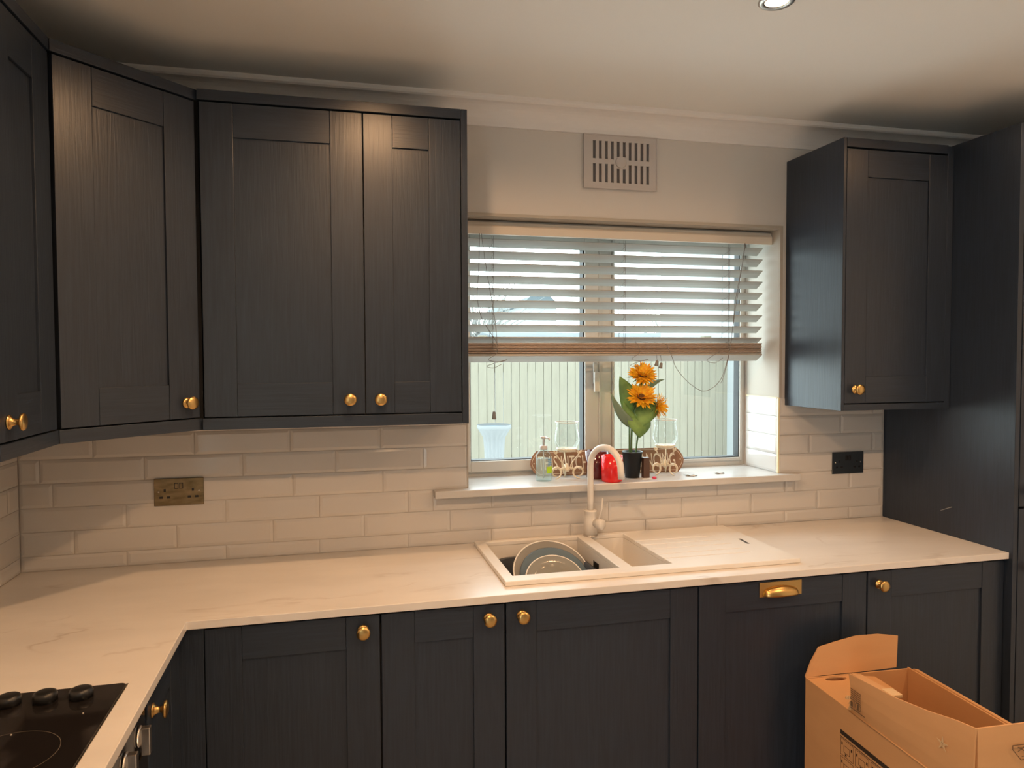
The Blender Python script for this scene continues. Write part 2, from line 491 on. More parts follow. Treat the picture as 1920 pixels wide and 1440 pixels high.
# grout bed and tiles on the window wall
G = MB()
G.box(XL, WX0, 0.0005, YW, 0.90, 1.41); G.box(WX0, WX1, 0.0005, YW, 0.90, 1.084); G.box(WX1, XR, 0.0005, YW, 0.90, 1.41)
G.build('grout', GROUT, wall_back)
z0, TH, TW = 0.9583, 0.0764, 0.302
offs = {0: 0.7898, 1: 0.638, 2: 0.7906, 3: 0.704, 4: 0.8466, 5: 0.6972, 6: 0.800}
TFRONT = -0.0035
_tm = {}
def tile_mesh(w, h):
    k = (round(w, 3), round(h, 3))
    if k in _tm: return _tm[k]
    c = 0.0095; d = 0.0022; y1 = 0.002; y0 = TFRONT
    vs = [(0, y1, 0), (w, y1, 0), (w, y1, h), (0, y1, h), (0, y0 + d, 0), (w, y0 + d, 0), (w, y0 + d, h), (0, y0 + d, h),
          (c, y0, c), (w - c, y0, c), (w - c, y0, h - c), (c, y0, h - c)]
    fs = [(0, 1, 5, 4), (1, 2, 6, 5), (2, 3, 7, 6), (3, 0, 4, 7), (4, 5, 9, 8), (5, 6, 10, 9), (6, 7, 11, 10), (7, 4, 8, 11), (8, 9, 10, 11)]
    me = bpy.data.meshes.new('tile'); me.from_pydata(vs, [], fs); me.materials.append(TILE)
    _tm[k] = me
    return me
def put_tile(parent, x0, x1, zz0, zz1, rot=0.0, y=0.0, base=(0, 0)):
    if x1 - x0 < 0.012 or zz1 - zz0 < 0.012: return
    o = bpy.data.objects.new('tile', tile_mesh(x1 - x0, zz1 - zz0)); COL.objects.link(o); o.parent = parent
    tilt = (random.uniform(-.0012, .0012), 0, random.uniform(-.0012, .0012) + rot)
    o.location = (x0, y, zz0) if not rot else (base[0], base[1], zz0)
    o.rotation_euler = tilt
g = 0.0012
for c in range(7):
    lo = max(WT_Z + .001, z0 + (c - 1) * TH); hi = z0 + c * TH
    segs = []
    if c <= 1: segs = [(XL + .002, XR - .002, lo, hi)]
    else:
        segs = [(XL + .002, WX0 - .001, lo, hi), (WX1 + .001, XR - .002, lo, hi)]
        if c == 2: segs = [(XL + .002, XR - .002, lo, 1.084)] + [(XL + .002, 1.785, 1.084, hi), (3.25, XR - .002, 1.084, hi)]
    if c == 2:
        # whole tiles beside the sill, shortened tiles beneath it
        segs = [(XL + .002, 1.785, lo, hi), (1.7855, 3.2495, lo, 1.084), (3.25, XR - .002, lo, hi)]
    off = offs[c]
    for (a, b_, l, h) in segs:
        right = a > 3
        js = [off + TW * k for k in range(-3, 14)]
        if c == 3 and a < 1: js = [0.58, 0.895] + [0.704 + TW * k for k in range(1, 10)]
        if c == 4 and right: js = [3.317, 3.617]
        if c == 5 and right: js = [3.464]
        if c == 6 and right: js = [3.618]
        if c == 3 and right: js = [3.49]
        js = [j for j in js if a + .012 < j < b_ - .012]
        # keep the joint pattern: pieces of one tile cut by the sill line stay cut
        e = [a] + js + [b_]
        for u, v in zip(e[:-1], e[1:]):
            put_tile(wall_back, u + g, v - g, l + g, h - g)
# window reveal tiles (right-hand side)
for c in range(2, 7):
    lo = max(1.114, z0 + (c - 1) * TH); hi = z0 + c * TH
    if hi - lo < .02: continue
    put_tile(wall_back, 0, 0.226, lo + g, hi - g, rot=-PI / 2 + PI, base=(WX1 - .002, 0.002))
    COL.objects[-1].rotation_euler = (0, 0, PI / 2 * 1)
for o in [o for o in wall_back.children if o.name.startswith('tile') and abs(o.rotation_euler.z) > 1]:
    o.rotation_euler = (0, 0, -PI / 2); o.location = (WX1 - .002, 0.228, o.location.z)
box(WX1 - .004, WX1 + .003, -0.006, 0.001, 1.113, 1.4165).build('tile_trim', TRIMY, wall_back)
box(WX1 - .007, WX1 - .0005, 0.001, 0.228, 1.4125, 1.4165).build('tile_trim', TRIMY, wall_back)
# reveal linings in white paint
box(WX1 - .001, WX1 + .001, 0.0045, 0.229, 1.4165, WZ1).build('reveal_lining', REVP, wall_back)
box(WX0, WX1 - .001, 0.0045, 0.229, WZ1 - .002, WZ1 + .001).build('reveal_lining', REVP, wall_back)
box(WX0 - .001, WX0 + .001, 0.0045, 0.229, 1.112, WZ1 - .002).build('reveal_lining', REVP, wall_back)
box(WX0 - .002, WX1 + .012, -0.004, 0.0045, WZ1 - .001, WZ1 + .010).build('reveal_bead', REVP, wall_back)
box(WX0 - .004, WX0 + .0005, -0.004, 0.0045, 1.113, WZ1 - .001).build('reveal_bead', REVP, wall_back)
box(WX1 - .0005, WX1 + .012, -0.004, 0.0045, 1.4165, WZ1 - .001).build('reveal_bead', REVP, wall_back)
# tiles on the left wall
box(XL - .004, XL - .0005, -3.0, 0.0, 0.90, 1.41).build('grout', GROUT, wall_left)
for c in range(7):
    lo = max(WT_Z + .001, z0 + (c - 1) * TH); hi = z0 + c * TH
    y = -0.003
    first = [0.15, 0.30, 0.22, 0.08, 0.27, 0.12, 0.2][c]
    w = first
    while y > -2.1:
        o = bpy.data.objects.new('tile', tile_mesh(w - 2 * g, hi - lo - 2 * g)); COL.objects.link(o); o.parent = wall_left
        o.rotation_euler = (0, 0, PI / 2); o.location = (XL + .000, y - w + g, lo + g)
        y -= w; w = TW

# ------------------------------------------------------------------ window
win = struct(thing('window_1', 'x', 'x', (2.5, 0.235, 1.12)))
del win['label'], win['category']
FY0, FY1 = 0.235, 0.295
def ring(x0, x1, zz0, zz1, l, r_, bt, t, y0, y1):
    m = MB()
    m.box(x0, x0 + l, y0, y1, zz0, zz1); m.box(x1 - r_, x1, y0, y1, zz0, zz1)
    m.box(x0 + l, x1 - r_, y0, y1, zz0, zz0 + bt); m.box(x0 + l, x1 - r_, y0, y1, zz1 - t, zz1)
    return m
ring(WX0 + .001, WX1 - .002, 1.112, WZ1 - .001, .030, .018, .030, .03, 0.243, 0.30).build('frame', UPVC, win, 0.002)
box(2.500, 2.560, 0.246, 0.30, 1.142, 2.056).build('mullion', UPVC, win, 0.002)
box(2.4975, 2.5035, 0.224, 0.246, 1.142, 2.056).build('cover_strip', UPVC, win, 0.001)
sash = ring(1.930, 2.499, 1.130, 2.060, .036, .060, .042, .038, FY0 - .006, 0.290).build('sash', UPVC, win, 0.003)
ring(1.966, 2.4395, 1.172, 2.022, .003, .006, .003, .003, FY0 + .004, 0.285).build('gasket', GASK, sash)
fx = ring(2.5605, 3.1585, 1.134, 2.060, .009, .012, .012, .02, FY0 + .002, 0.290).build('glazing_bead', UPVC, win, 0.0015)
ring(2.5695, 3.1465, 1.146, 2.040, .003, .003, .003, .003, FY0 + .010, 0.285).build('gasket', GASK, fx)
box(1.966, 2.4395, 0.262, 0.266, 1.172, 2.022).build('pane', PANE, win)
box(2.5695, 3.1465, 0.262, 0.266, 1.146, 2.040).build('pane', PANE, win)
hm = MB().box(2.470, 2.488, 0.214, 0.229, 1.47, 1.56).box(2.468, 2.490, 0.196, 0.212, 1.44, 1.52).box(2.474, 2.484, .208, .216, 1.50, 1.52)
hm.build('handle', UPVC, win, 0.003)
w2 = struct(thing('added_daylight_door', 'x', 'x', (.4, -3.5, .1)))  # unseen glazed door, added to let cool fill light in
del w2['label'], w2['category']
for a_, b2 in ((-4.5, -4.42), (-3.38, -3.30)):
    box(.30, .37, a_, b2, .1, 2.2).build('frame', UPVC, w2, .003)
for a_, b2 in ((.1, .2), (2.12, 2.2)):
    box(.30, .37, -4.42, -3.38, a_, b2).build('frame', UPVC, w2, .003)
box(.333, .337, -4.42, -3.38, .2, 2.12).build('pane', PANE, w2)
sill = MB().cells([1.787, WX0 + .0, WX1 - .0, 3.248], [-.05, 0.004, 0.243], lambda i, j: None if (j == 1 and i != 1) else (1.086, 1.112))
sl = struct(sill.build('trim_4', SILL, None, 0.003))

# ------------------------------------------------------------------ worktop
wtm = MB().cells([XL, 1.075, 1.945, 2.895, XR - .001], [-2.0, -.59, -.505, -.05, -.001],
                 lambda i, j: None if (i > 0 and j == 0) or (i == 2 and j == 2) else (0.888, WT_Z))
wt = wtm.build('worktop', WT, None, 0.0015)
tag(wt, 'pale marble-effect worktop running in an L under the window and along the left wall', 'worktop')

# ------------------------------------------------------------------ cabinets
Z = Vector((0, 0, 1))
knob_src = {}
def knob(parent, p, nrm, name='knob'):
    """brass knob: base flare, neck, domed disc"""
    nrm = Vector(nrm).normalized()
    key = 'k'
    if key not in knob_src:
        m = MB().lathe([(0.0, 0), (0.0155, 0), (0.0155, 0.0025), (0.0125, 0.004), (0.0085, 0.008), (0.0065, 0.014), (0.007, 0.019), (0.0105, 0.0225),
                        (0.0175, 0.024), (0.0185, 0.0265), (0.0175, 0.029), (0.011, 0.0315), (0.0, 0.0325)], (0, 0, 0), (0, -1, 0), 28)
        o = m.build(name, BRASS); knob_src[key] = o.data
        bpy.data.objects.remove(o)
    o = bpy.data.objects.new(name, knob_src[key]); COL.objects.link(o); o.parent = parent
    o.location = Vector(p) - Vector(parent['_o'])
    o.rotation_euler = (0, 0, math.atan2(nrm.x, -nrm.y))
    o['label'] = 'round brass knob'
    return o

def door(root, p, u, nrm, w, h, ls=.094, rs=.094, tr=.096, br=.096, kn=None, th=.020, rec=.007):
    """shaker door: p = bottom corner on the front plane, u along width, nrm out of the front"""
    p, u, nrm = Vector(p), Vector(u).normalized(), Vector(nrm).normalized()
    inn = -nrm
    d = MB().obox(p + u * (ls - .006) + Z * (br - .006) + inn * rec, u * (w - ls - rs + .012), inn * (th - rec), Z * (h - br - tr + .012))
    dr = d.build('door', SLV, root)
    e = 0.0005
    for (a, ww) in ((0, ls), (w - rs, rs)):
        MB().obox(p + u * a, u * ww, inn * th, Z * h).build('stile', SLV, dr, 0.0012)
    for (zz, hh) in ((0, br), (h - tr, tr)):
        MB().obox(p + u * (ls + e) + Z * zz + inn * .0006, u * (w - ls - rs - 2 * e), inn * (th - .0006), Z * hh).build('rail', SLH, dr, 0.0012)
    if kn: knob(dr, p + u * kn[0] + Z * kn[1], nrm)
    return dr

UX, NY = (1, 0, 0), (0, -1, 0)
DZ0, DZH = 1.411, 0.902
CT, CBT = 2.347, 1.374

# window-wall left cabinet (double door)
r = thing('wall_cabinet', 'dark slate double-door wall cabinet immediately left of the window', 'cabinet', (1.465, -.16, CBT))
MB().box(1.082, 1.838, -.300, -.001, CBT + .012, CT - .004).build('body', CARC, r)
box(1.8385, 1.858, -.322, -.001, CBT, CT).build('end_panel', SLV, r, .001)
door(r, (1.084, -.320, DZ0), UX, NY, .455, DZH, .090, .094, kn=(.411, .045))
door(r, (1.542, -.320, DZ0), UX, NY, .294, DZH, .086, .098, kn=(.043, .044))
box(1.079, 1.838, -.3225, -.27, 2.3175, CT).build('cornice', SLH, r, .001)
box(1.079, 1.838, -.3225, -.30, CBT, 1.4075).build('pelmet', SLH, r, .001)

# corner diagonal cabinet
A = Vector((1.076, -.308, 0)); B = Vector((.796, -.590, 0))
u = (A - B).normalized(); nn = Vector((u.y, -u.x, 0))
if nn.y > 0: nn = -nn
LD = (A - B).length
r = thing('wall_cabinet', 'dark slate diagonal corner wall cabinet with one door and a brass knob', 'cabinet', (.80, -.30, CBT))
inn = -nn
MB().prism([(XL + .001, -.001, CBT + .012), (1.076, -.001, CBT + .012), (1.076, -.285, CBT + .012), (A + inn * .022 - u * .006 + Z * (CBT + .012)),
            (B + inn * .022 + u * .006 + Z * (CBT + .012)), (.775, -.590, CBT + .012), (XL + .001, -.590, CBT + .012)], (0, 0, CT - CBT - .016)).build('body', CARC, r)
door(r, B + u * .006 + Z * DZ0 + nn * 0, u, nn, LD - .014, DZH, .094, .094, kn=(LD - .014 - .040, .044))
MB().obox(B + Z * 2.3175 + nn * .0025, u * LD, inn * .05, Z * (CT - 2.3175)).build('cornice', SLH, r, .001)
MB().obox(B + Z * CBT + nn * .0025, u * LD, inn * .022, Z * (1.4075 - CBT)).build('pelmet', SLH, r, .001)

# left wall run
def left_wall_cab(y0, y1, label, kn):
    r = thing('wall_cabinet', label, 'cabinet', (.64, (y0 + y1) / 2, CBT))
    box(XL + .001, .773, y1 + .002, y0 - .002, CBT + .012, CT - .004).build('body', CARC, r)
    w = y0 - y1 - .006
    door(r, (.794, y1 + .003, DZ0), (0, 1, 0), (1, 0, 0), w, DZH, .094, .094, kn=kn)
    box(.74, .7965, y1 + .0005, y0 - .0005, 2.3175, CT).build('cornice', SLH, r, .001)
    box(.772, .7965, y1 + .0005, y0 - .0005, CBT, 1.4075).build('pelmet', SLH, r, .001)
    return r
left_wall_cab(-.591, -.912, 'narrow dark slate wall cabinet on the left wall next to the diagonal corner cabinet', (.045, .04))

# right wall cabinet
r = thing('wall_cabinet', 'dark slate single-door wall cabinet right of the window against the tall unit', 'cabinet', (3.43, -.17, CBT))
box(3.2135, 3.670, -.312, -.001, CBT + .02, CT - .002).build('body', CARC, r)
box(3.201, 3.2130, -.335, -.001, CBT + .011, CT + .003).build('end_panel', SLV, r, .001)
door(r, (3.216, -.333, DZ0), UX, NY, .428, DZH, .088, .079, kn=(.046, .050))
box(3.6445, 3.670, -.333, -.312, CBT + .011, CT).build('filler_strip', SLV, r, .0008)
box(3.2135, 3.6445, -.3355, -.29, 2.3185, CT + .003).build('cornice', SLH, r, .001)
box(3.2135, 3.6445, -.3345, -.312, CBT + .011, 1.4075).build('pelmet', SLH, r, .001)

# tall larder unit on the right
r = thing('tall_cabinet', 'full-height dark slate larder unit at the right end of the worktop', 'cabinet', (3.97, -.3, 0))
box(XR, 3.691, -.602, -.001, 0.0085, 2.352).build('side_panel', SLV, r, .0012)
box(3.692, RX - .002, -.578, -.001, .15, 2.345).build('body', CARC, r)
door(r, (3.695, -.602, 1.068), UX, NY, .596, 1.275, kn=(.045, .05))
door(r, (3.695, -.602, .155), UX, NY, .596, .905, kn=(.045, .700))
box(3.692, RX - .002, -.55, -.53, 0.0085, .148).build('plinth', SLH, r)
# pale scratch mark on the side panel
MB().tube([(XR - .0008, -.30, .995), (XR - .0008, -.35, 1.018)], .0014, 4).build('scratch', mat('pale_scratch', (.3, .3, .3), .8), r)

# base units along the window wall
YF = -.573
def base_cab(x0, x1, label, kn, cup=False, cat='cabinet', name='base_cabinet', ls=.09, rs=.09):
    r = thing(name, label, cat, ((x0 + x1) / 2, -.3, 0))
    if x0 > 1.9 and x1 < 2.53:   # carcass of the sink unit leaves room for the bowls
        box(x0, x1, YF + .024, -.02, .15, .70).build('body', CARC, r)
    else:
        box(x0, x1, YF + .024, -.02, .15, .70 if cup else .886).build('body', CARC, r)
    d = door(r, (x0 + .002, YF, .152), UX, NY, x1 - x0 - .004, .727, ls, rs, tr=.088, kn=kn)
    box(x0, x1, -.52, -.505, 0.0085, .149).build('plinth', SLH, r)
    return r, d
base_cab(1.1120, 1.5625, 'dark slate base cabinet beside the inner corner, first along the window run', (.402, .688))
base_cab(1.5635, 1.9135, 'narrow dark slate base cabinet just left of the sink unit', (.300, .690))
base_cab(1.9145, 2.5185, 'wide dark slate sink cabinet below the filled bowl, knob at its top left', (.046, .690))
r, d = base_cab(2.5195, 3.1205, 'dark slate appliance front with a brass cup handle, right of the sink cabinet', None, cup=True, cat='dishwasher', name='integrated_dishwasher')
base_cab(3.1215, 3.6705, 'dark slate base cabinet between the appliance front and the tall unit', (.043, .684))
# cup handle
m = MB()
m.box(2.727, 2.877, YF - .002, YF, .829, .875)
ch = m.build('cup_handle', BRASS, d, .0008); ch['label'] = 'brass cup handle on a rectangular backplate'
m = MB(); nseg = 10
vs = []; fs = []
for i in range(13):   # half-dome shell, open below, profiled along x
    t = i / 12; x = 2.737 + t * .130
    s_ = math.sin(math.pi * min(max(t, 0), 1)) ** .35 if 0 < t < 1 else 0.05
    for k in range(nseg + 1):
        a = k / nseg * PI / 2
        vs.append((x, YF - .002 - .024 * s_ * math.cos(a), .833 + .030 * s_ * math.sin(a)))
for i in range(12):
    for k in range(nseg):
        q = i * (nseg + 1) + k
        fs.append((q, q + 1, q + nseg + 2, q + nseg + 1))
cm = MB().add(vs, fs, True).build('grip', BRASS, d)
md = cm.modifiers.new('s', 'SOLIDIFY'); md.thickness = .0015
# corner post
r = thing('corner_post', 'dark slate filler post in the inner corner of the base units', 'cabinet panel', (1.08, -.58, 0))
MB().box(1.0335, 1.1115, YF + .002, YF + .018, .15, .886).box(1.0335, 1.0515, -.612, YF + .0015, .15, .886).build('post', SLV, r, .001)

# left run base units: narrow cabinet, built-under oven, further cabinet
def left_base(y0, y1, label, kn):
    r = thing('base_cabinet', label, 'cabinet', (.77, (y0 + y1) / 2, 0))
    box(XL + .004, 1.031, y1, y0, .15, .886).build('body', CARC, r)
    door(r, (1.055, y1 + .002, .152), (0, 1, 0), (1, 0, 0), y0 - y1 - .004, .727, .07, .07, tr=.088, kn=kn)
    box(.99, 1.005, y1, y0, 0.0085, .149).build('plinth', SLH, r)
left_base(-.613, -.913, 'narrow dark slate base cabinet between the corner and the oven, brass knob', (.040, .665))
left_base(-1.519, -1.99, 'dark slate base cabinet beyond the oven on the left run', (.42, .665))
r = thing('built_under_oven', 'black built-under oven with square steel control knobs below the hob', 'oven', (.77, -1.216, 0))
box(XL + .05, 1.030, -1.516, -.916, .15, .884).build('body', BLK, r)
box(1.031, 1.052, -1.514, -.918, .770, .868).build('control_panel', mat('oven_glass', (.012, .011, .012), .12), r, .002)
od = box(1.031, 1.055, -1.514, -.918, .20, .764).build('door', MATS['oven_glass'], r, .002)
MB().tube([(1.085, -1.48, .72), (1.085, -.95, .72)], .008, 12).tube([(1.05, -1.46, .72), (1.085, -1.46, .72)], .006).tube([(1.05, -.97, .72), (1.085, -.97, .72)], .006).build('handle', STEEL, od)
box(1.034, 1.054, -1.514, -.918, .8705, .884).build('vent_strip', STEEL, r)
for k, y in enumerate((-.972, -1.075, -1.36, -1.46)):
    m = MB().lathe([(.021, 0), (.021, .004), (.017, .006)], (1.052, y, .812), (1, 0, 0), 20)
    m.box(1.057, 1.075, y - .0085, y + .0085, .774, .830)
    m.build('control_knob', STEEL, r, .002)

# hob
r = thing('ceramic_hob', 'black glass hob set in the worktop on the left run', 'hob', (.775, -1.24, WT_Z))
hp = []
X0, X1, Y0, Y1, R = .525, 1.026, -1.535, -.945, .012
for cx, cy, a0 in ((X1 - R, Y1 - R, 0), (X0 + R, Y1 - R, 90), (X0 + R, Y0 + R, 180), (X1 - R, Y0 + R, 270)):
    for k in range(5):
        a = math.radians(a0 + k * 22.5); hp.append((cx + R * math.cos(a), cy + R * math.sin(a), WT_Z + .0004))
MB().prism(hp, (0, 0, .0046)).build('glass_top', HOB, r, .001)
box(X0 - .002, X1 + .002, Y0 - .002, Y1 + .002, WT_Z + .0001, WT_Z + .0016).build('edge_frame', STEEL, r)
for cx, cy, rr in ((.90, -1.20, .082), (.66, -1.17, .105), (.90, -1.41, .10), (.66, -1.41, .075)):
    m = MB(); vs = []; fs = []
    for i in range(48):
        a = 2 * PI * i / 48
        for q in (rr, rr + .0012): vs.append((cx + q * math.cos(a), cy + q * math.sin(a), WT_Z + .00515))
    for i in range(48): j = (i + 1) % 48; fs.append((2 * i, 2 * j, 2 * j + 1, 2 * i + 1))
    MB().add(vs, fs).build('zone_ring', HOBMARK, r)
for x in (.704, .767, .830, .893, .956):
    if x < .75: continue
    MB().lathe([(0, 0), (.0215, 0), (.0215, .012), (.0195, .017), (.015, .019), (0, .019)], (x, -.995, WT_Z + .005), (0, 0, 1), 24).build('control_knob', BLK, r)
for x, y in ((.815, -1.085), (.884, -1.126), (.982, -1.07), (.80, -1.15)):
    MB().lathe([(0, 0), (.0018, 0), (.0012, .0015), (0, .0018)], (x, y, WT_Z + .005), (0, 0, 1), 6).build('crumb', CRUMB, r)

# ------------------------------------------------------------------ sink
r = thing('inset_sink', 'white composite one-and-a-half bowl sink with a grooved drainer', 'sink', (2.42, -.28, WT_Z))
SZ = .925
xs = [1.927, 1.962, 2.305, 2.348, 2.484, 2.80, 2.912]
gy = [-.408, -.356, -.291, -.233, -.176]
ys = [-.520, -.466]
for y in gy: ys += [y - .0024, y + .0024]
ys += [-.062, -.036]
bowl_j = lambda j: 1 <= j <= len(ys) - 3
def sk2(i, j):
    ymid = (ys[j] + ys[j + 1]) / 2
    if i == 1 and bowl_j(j): return (.728, .738)
    if i == 3 and bowl_j(j): return (.790, .80)
    if i == 4 and min(abs(ymid - y) for y in gy) < .001: return (.9105, SZ - .0075)
    return (.9105, SZ)
MB().cells(xs, ys, sk2).build('sink_top', SINK, r, .0022)
# skirts of the bowls below the worktop
for (a, b_, zb) in ((1.962, 2.305, .728), (2.348, 2.484, .790)):
    ring_ = MB()
    y0_, y1_ = -.466, -.062
    ring_.box(a - .008, a, y0_ - .008, y1_ + .008, zb, .9104); ring_.box(b_, b_ + .008, y0_ - .008, y1_ + .008, zb, .9104)
    ring_.box(a, b_, y0_ - .008, y0_, zb, .9104); ring_.box(a, b_, y1_, y1_ + .008, zb, .9104)
    ring_.build('bowl_shell', SINK, r)
    MB().lathe([(0, 0), (.034, 0), (.034, .002), (.026, .001), (0, .0015)], ((a + b_) / 2, -.26, zb + .010), (0, 0, 1), 24).build('waste', STEEL, r)
MB().box(2.3035, 2.3052, -.285, -.235, .862, .884).build('overflow', BLK, r)
MB().prism([(2.846, -.310, SZ + .0002), (2.855, -.312, SZ + .0002), (2.862, -.245, SZ + .0002), (2.853, -.243, SZ + .0002)], (0, 0, .0006)).build('overflow', BLK, r)

# tap
r = thing('mixer_tap', 'white swan-neck mixer tap behind the sink with a knob on its side', 'tap', (2.356, -.062, SZ))
T0 = Vector((2.356, -.062, SZ + .0005))
MB().lathe([(0, 0), (.027, 0), (.027, .004), (.0245, .006)], T0, (0, 0, 1), 32).build('base_ring', STEEL, r)
MB().lathe([(.0, .006), (.0245, .006), (.0245, .052), (.0225, .062), (.0225, .088), (.0235, .090), (.0235, .094), (.012, .0955), (0, .0955)], T0, (0, 0, 1), 32).build('tap_body', TAPM, r)
dv = Vector((.42, -.907, 0)).normalized()
R_ = .075
pts = [T0 + Z * .09]
zc_ = .257
pts += [T0 + Z * (.09 + (zc_ - .09) * k / 4) for k in range(1, 5)]
for k in range(1, 17):
    a = PI * k / 16 * 1.0
    pts.append(T0 + Z * (zc_ + R_ * math.sin(a)) + dv * (R_ - R_ * math.cos(a)))
e = pts[-1]
pts.append(e - Z * .03 + dv * .003)
MB().tube(pts, [.0115] * len(pts), 16).build('spout', TAPM, r)
kd = Vector((.45, -.89, 0)).normalized()
kc = T0 + Z * .050 + kd * .022
MB().lathe([(.013, 0), (.013, .010), (.0185, .012), (.0185, .036), (.017, .038), (0, .038)], kc, kd, 24).build('side_knob', TAPM, r)
MB().tube([kc + kd * .02 + Z * .016, kc + kd * .012 + Vector((.018, 0, .055)), kc + kd * .005 + Vector((.026, 0, .092))], [.003, .0026, .0024], 8).build('lever', TAPM, r)

# ------------------------------------------------------------------ washing up in the bowl
bz = .7385
m = MB().lathe([(0, 0), (.115, 0), (.13, .02), (.150, .125), (.158, .128), (.158, .133), (.147, .131), (.126, .024), (.11, .006), (0, .006)], (2.133, -.262, bz + .001), (0, 0, 1), 40)
for i, v in enumerate(m.v):
    dx_, dy_ = v[0] - 2.133, v[1] + .262
    rr_ = math.hypot(dx_, dy_)
    if rr_ > 1e-6:   # round-cornered square outline
        cs, sn = abs(dx_) / rr_, abs(dy_) / rr_
        k_ = 1 / (cs ** 5 + sn ** 5) ** .2
        dx_, dy_ = dx_ * k_, dy_ * k_
    m.v[i] = (2.134 + dx_, -.264 + dy_ * 1.18, v[2])
tag(m.build('washing_up_bowl', BASIN), 'dark washing-up bowl sitting in the left sink bowl', 'basin')
def plate(name, c, axis, rad, mt, label, cat='plate', rim=None, depth=.018):
    c = Vector(c)
    r = thing(name, label, cat, c)
    pr = [(0, 0), (rad * .55, 0), (rad * .68, depth * .35), (rad * .97, depth * .9), (rad, depth), (rad * .97, depth + .003), (rad * .68, depth * .35 + .004), (rad * .55, .004), (0, .004)]
    MB().lathe(pr, c, axis, 48).build('dish', mt, r)
    if rim:
        MB().lathe([(rad * .985, depth - .0005), (rad + .0012, depth - .0005), (rad + .0016, depth + .002), (rad, depth + .0042), (rad * .975, depth + .003)], c, axis, 48, caps=False).build('rim', rim, r)
    return r
ax = Vector((0, -.64, .77))
plate('dinner_plate', (2.158, -.215, .834), ax, .133, PLG, 'large grey dinner plate at the back of the stack in the washing-up bowl', rim=RIMW)
plate('dinner_plate', (2.162, -.240, .829), Vector((.02, -.65, .76)), .121, PLB, 'blue-grey glazed plate leaning in front of the large grey plate', depth=.014)
plate('side_plate', (2.148, -.292, .831), Vector((-.03, -.64, .77)), .100, PLD, 'smaller grey plate with a white rim at the front of the stack', rim=RIMW)
m = MB().lathe([(0, 0), (.028, 0), (.031, .04), (.034, .085), (.0325, .085), (.0295, .04), (.026, .004), (0, .004)], (2.085, -.375, .800), (-.25, -.30, .9), 24)
tag(m.build('drinking_glass', CLEAR), 'clear tumbler tipped among the plates in the washing-up bowl', 'glass')
m = MB().box(2.130, 2.200, -.425, -.375, .842, .872)
tag(m.build('sponge', SPONGE, None, .005), 'light blue sponge at the front of the washing-up bowl', 'sponge')
m = MB().lathe([(0, 0), (.03, 0), (.052, .03), (.054, .042), (.0515, .042), (.029, .004), (0, .004)], (2.232, -.395, .800), (0.1, -.2, 1), 28)
tag(m.build('small_bowl', RIMW), 'small white bowl at the right of the washing-up', 'bowl')

# ------------------------------------------------------------------ sockets, vent, lights
def socket(x0, x1, zz0, zz1, mt, label, sw):
    r = thing('wall_socket', label, 'socket', ((x0 + x1) / 2, -.004, zz0))
    w, h = x1 - x0, zz1 - zz0
    pl_ = box(x0, x1, -.009, -.0037, zz0, zz1).build('face_plate', mt, r, .0015)
    cx, cz = (x0 + x1) / 2, (zz0 + zz1) / 2
    F = -.0093
    for s_ in (-1, 1):
        ox = cx + s_ * w * .283
        for dx, dz, a, c in ((0, .006, .0034, .0045), (-.0112, -.0170, .0052, .0036), (.0112, -.0170, .0052, .0036)):
            box(ox + dx - a, ox + dx + a, F, F + .001, cz + dz - c, cz + dz + c).build('pin_slot', BLK, pl_)
        sx = cx + s_ * .0072
        box(sx - .0060, sx + .0060, F, F + .001, cz + .010, cz + .030).build('switch_surround', BLK, pl_)
        box(sx - .0042, sx + .0042, F - .0022, F, cz + .0125, cz + .0275).build('switch', sw, pl_, .0008)
        MB().lathe([(0, 0), (.0030, 0), (.0026, .0012), (0, .0014)], (cx + s_ * w * .405, F, cz + .002), (0, -1, 0), 12).build('screw', STEEL, pl_)
    return r
socket(.875, 1.026, 1.101, 1.190, ABRASS, 'antique brass double socket on the tiles left of the window', ABRASS)
socket(3.421, 3.569, 1.098, 1.187, DPLATE, 'dark steel double socket on the tiles right of the window', BLK)

r = thing('wall_vent', 'white slotted ventilation grille on the wall above the window', 'vent', (2.497, 0.0, 2.206))
vx0, vx1, vz0, vz1 = 2.352, 2.642, 2.206, 2.403
vw = vx1 - vx0
xs = [vx0]
for k in range(10):
    a = vx0 + vw * (.118 + k * .0815); xs += [a, a + vw * .040]
xs.append(vx1)
hh = vz1 - vz0
zs = [vz0, vz0 + hh * .115, vz0 + hh * .38, vz0 + hh * .46, vz0 + hh * .55, vz0 + hh * .60, vz0 + hh * .885, vz1]
def vf(i, j):
    if i % 2 == 1:
        k = i // 2
        mid = k in (4, 5)
        if j == 1 or (j == 2 and not mid): return None
        if j == 5 or (j == 4 and not mid): return None
    return (-.006, 0.0)
grl = MB().cells(xs, zs, vf, lambda a, b_, c: (a, c, b_)).build('grille', PLASW, r)
box(vx0 + .01, vx1 - .01, .0005, .0035, vz0 + .01, vz1 - .01).build('backing', VDARK, r)
ring(vx0 - .001, vx1 + .001, vz0 - .001, vz1 + .001, .004, .004, .004, .004, -.009, -.0061).build('raised_edge', PLASW, r)
MB().lathe([(0, 0), (.022, 0), (.020, .003), (0, .004)], ((vx0 + vx1) / 2, -.006, (vz0 + vz1) / 2), (0, -1, 0), 24).build('centre_boss', PLASW, r)

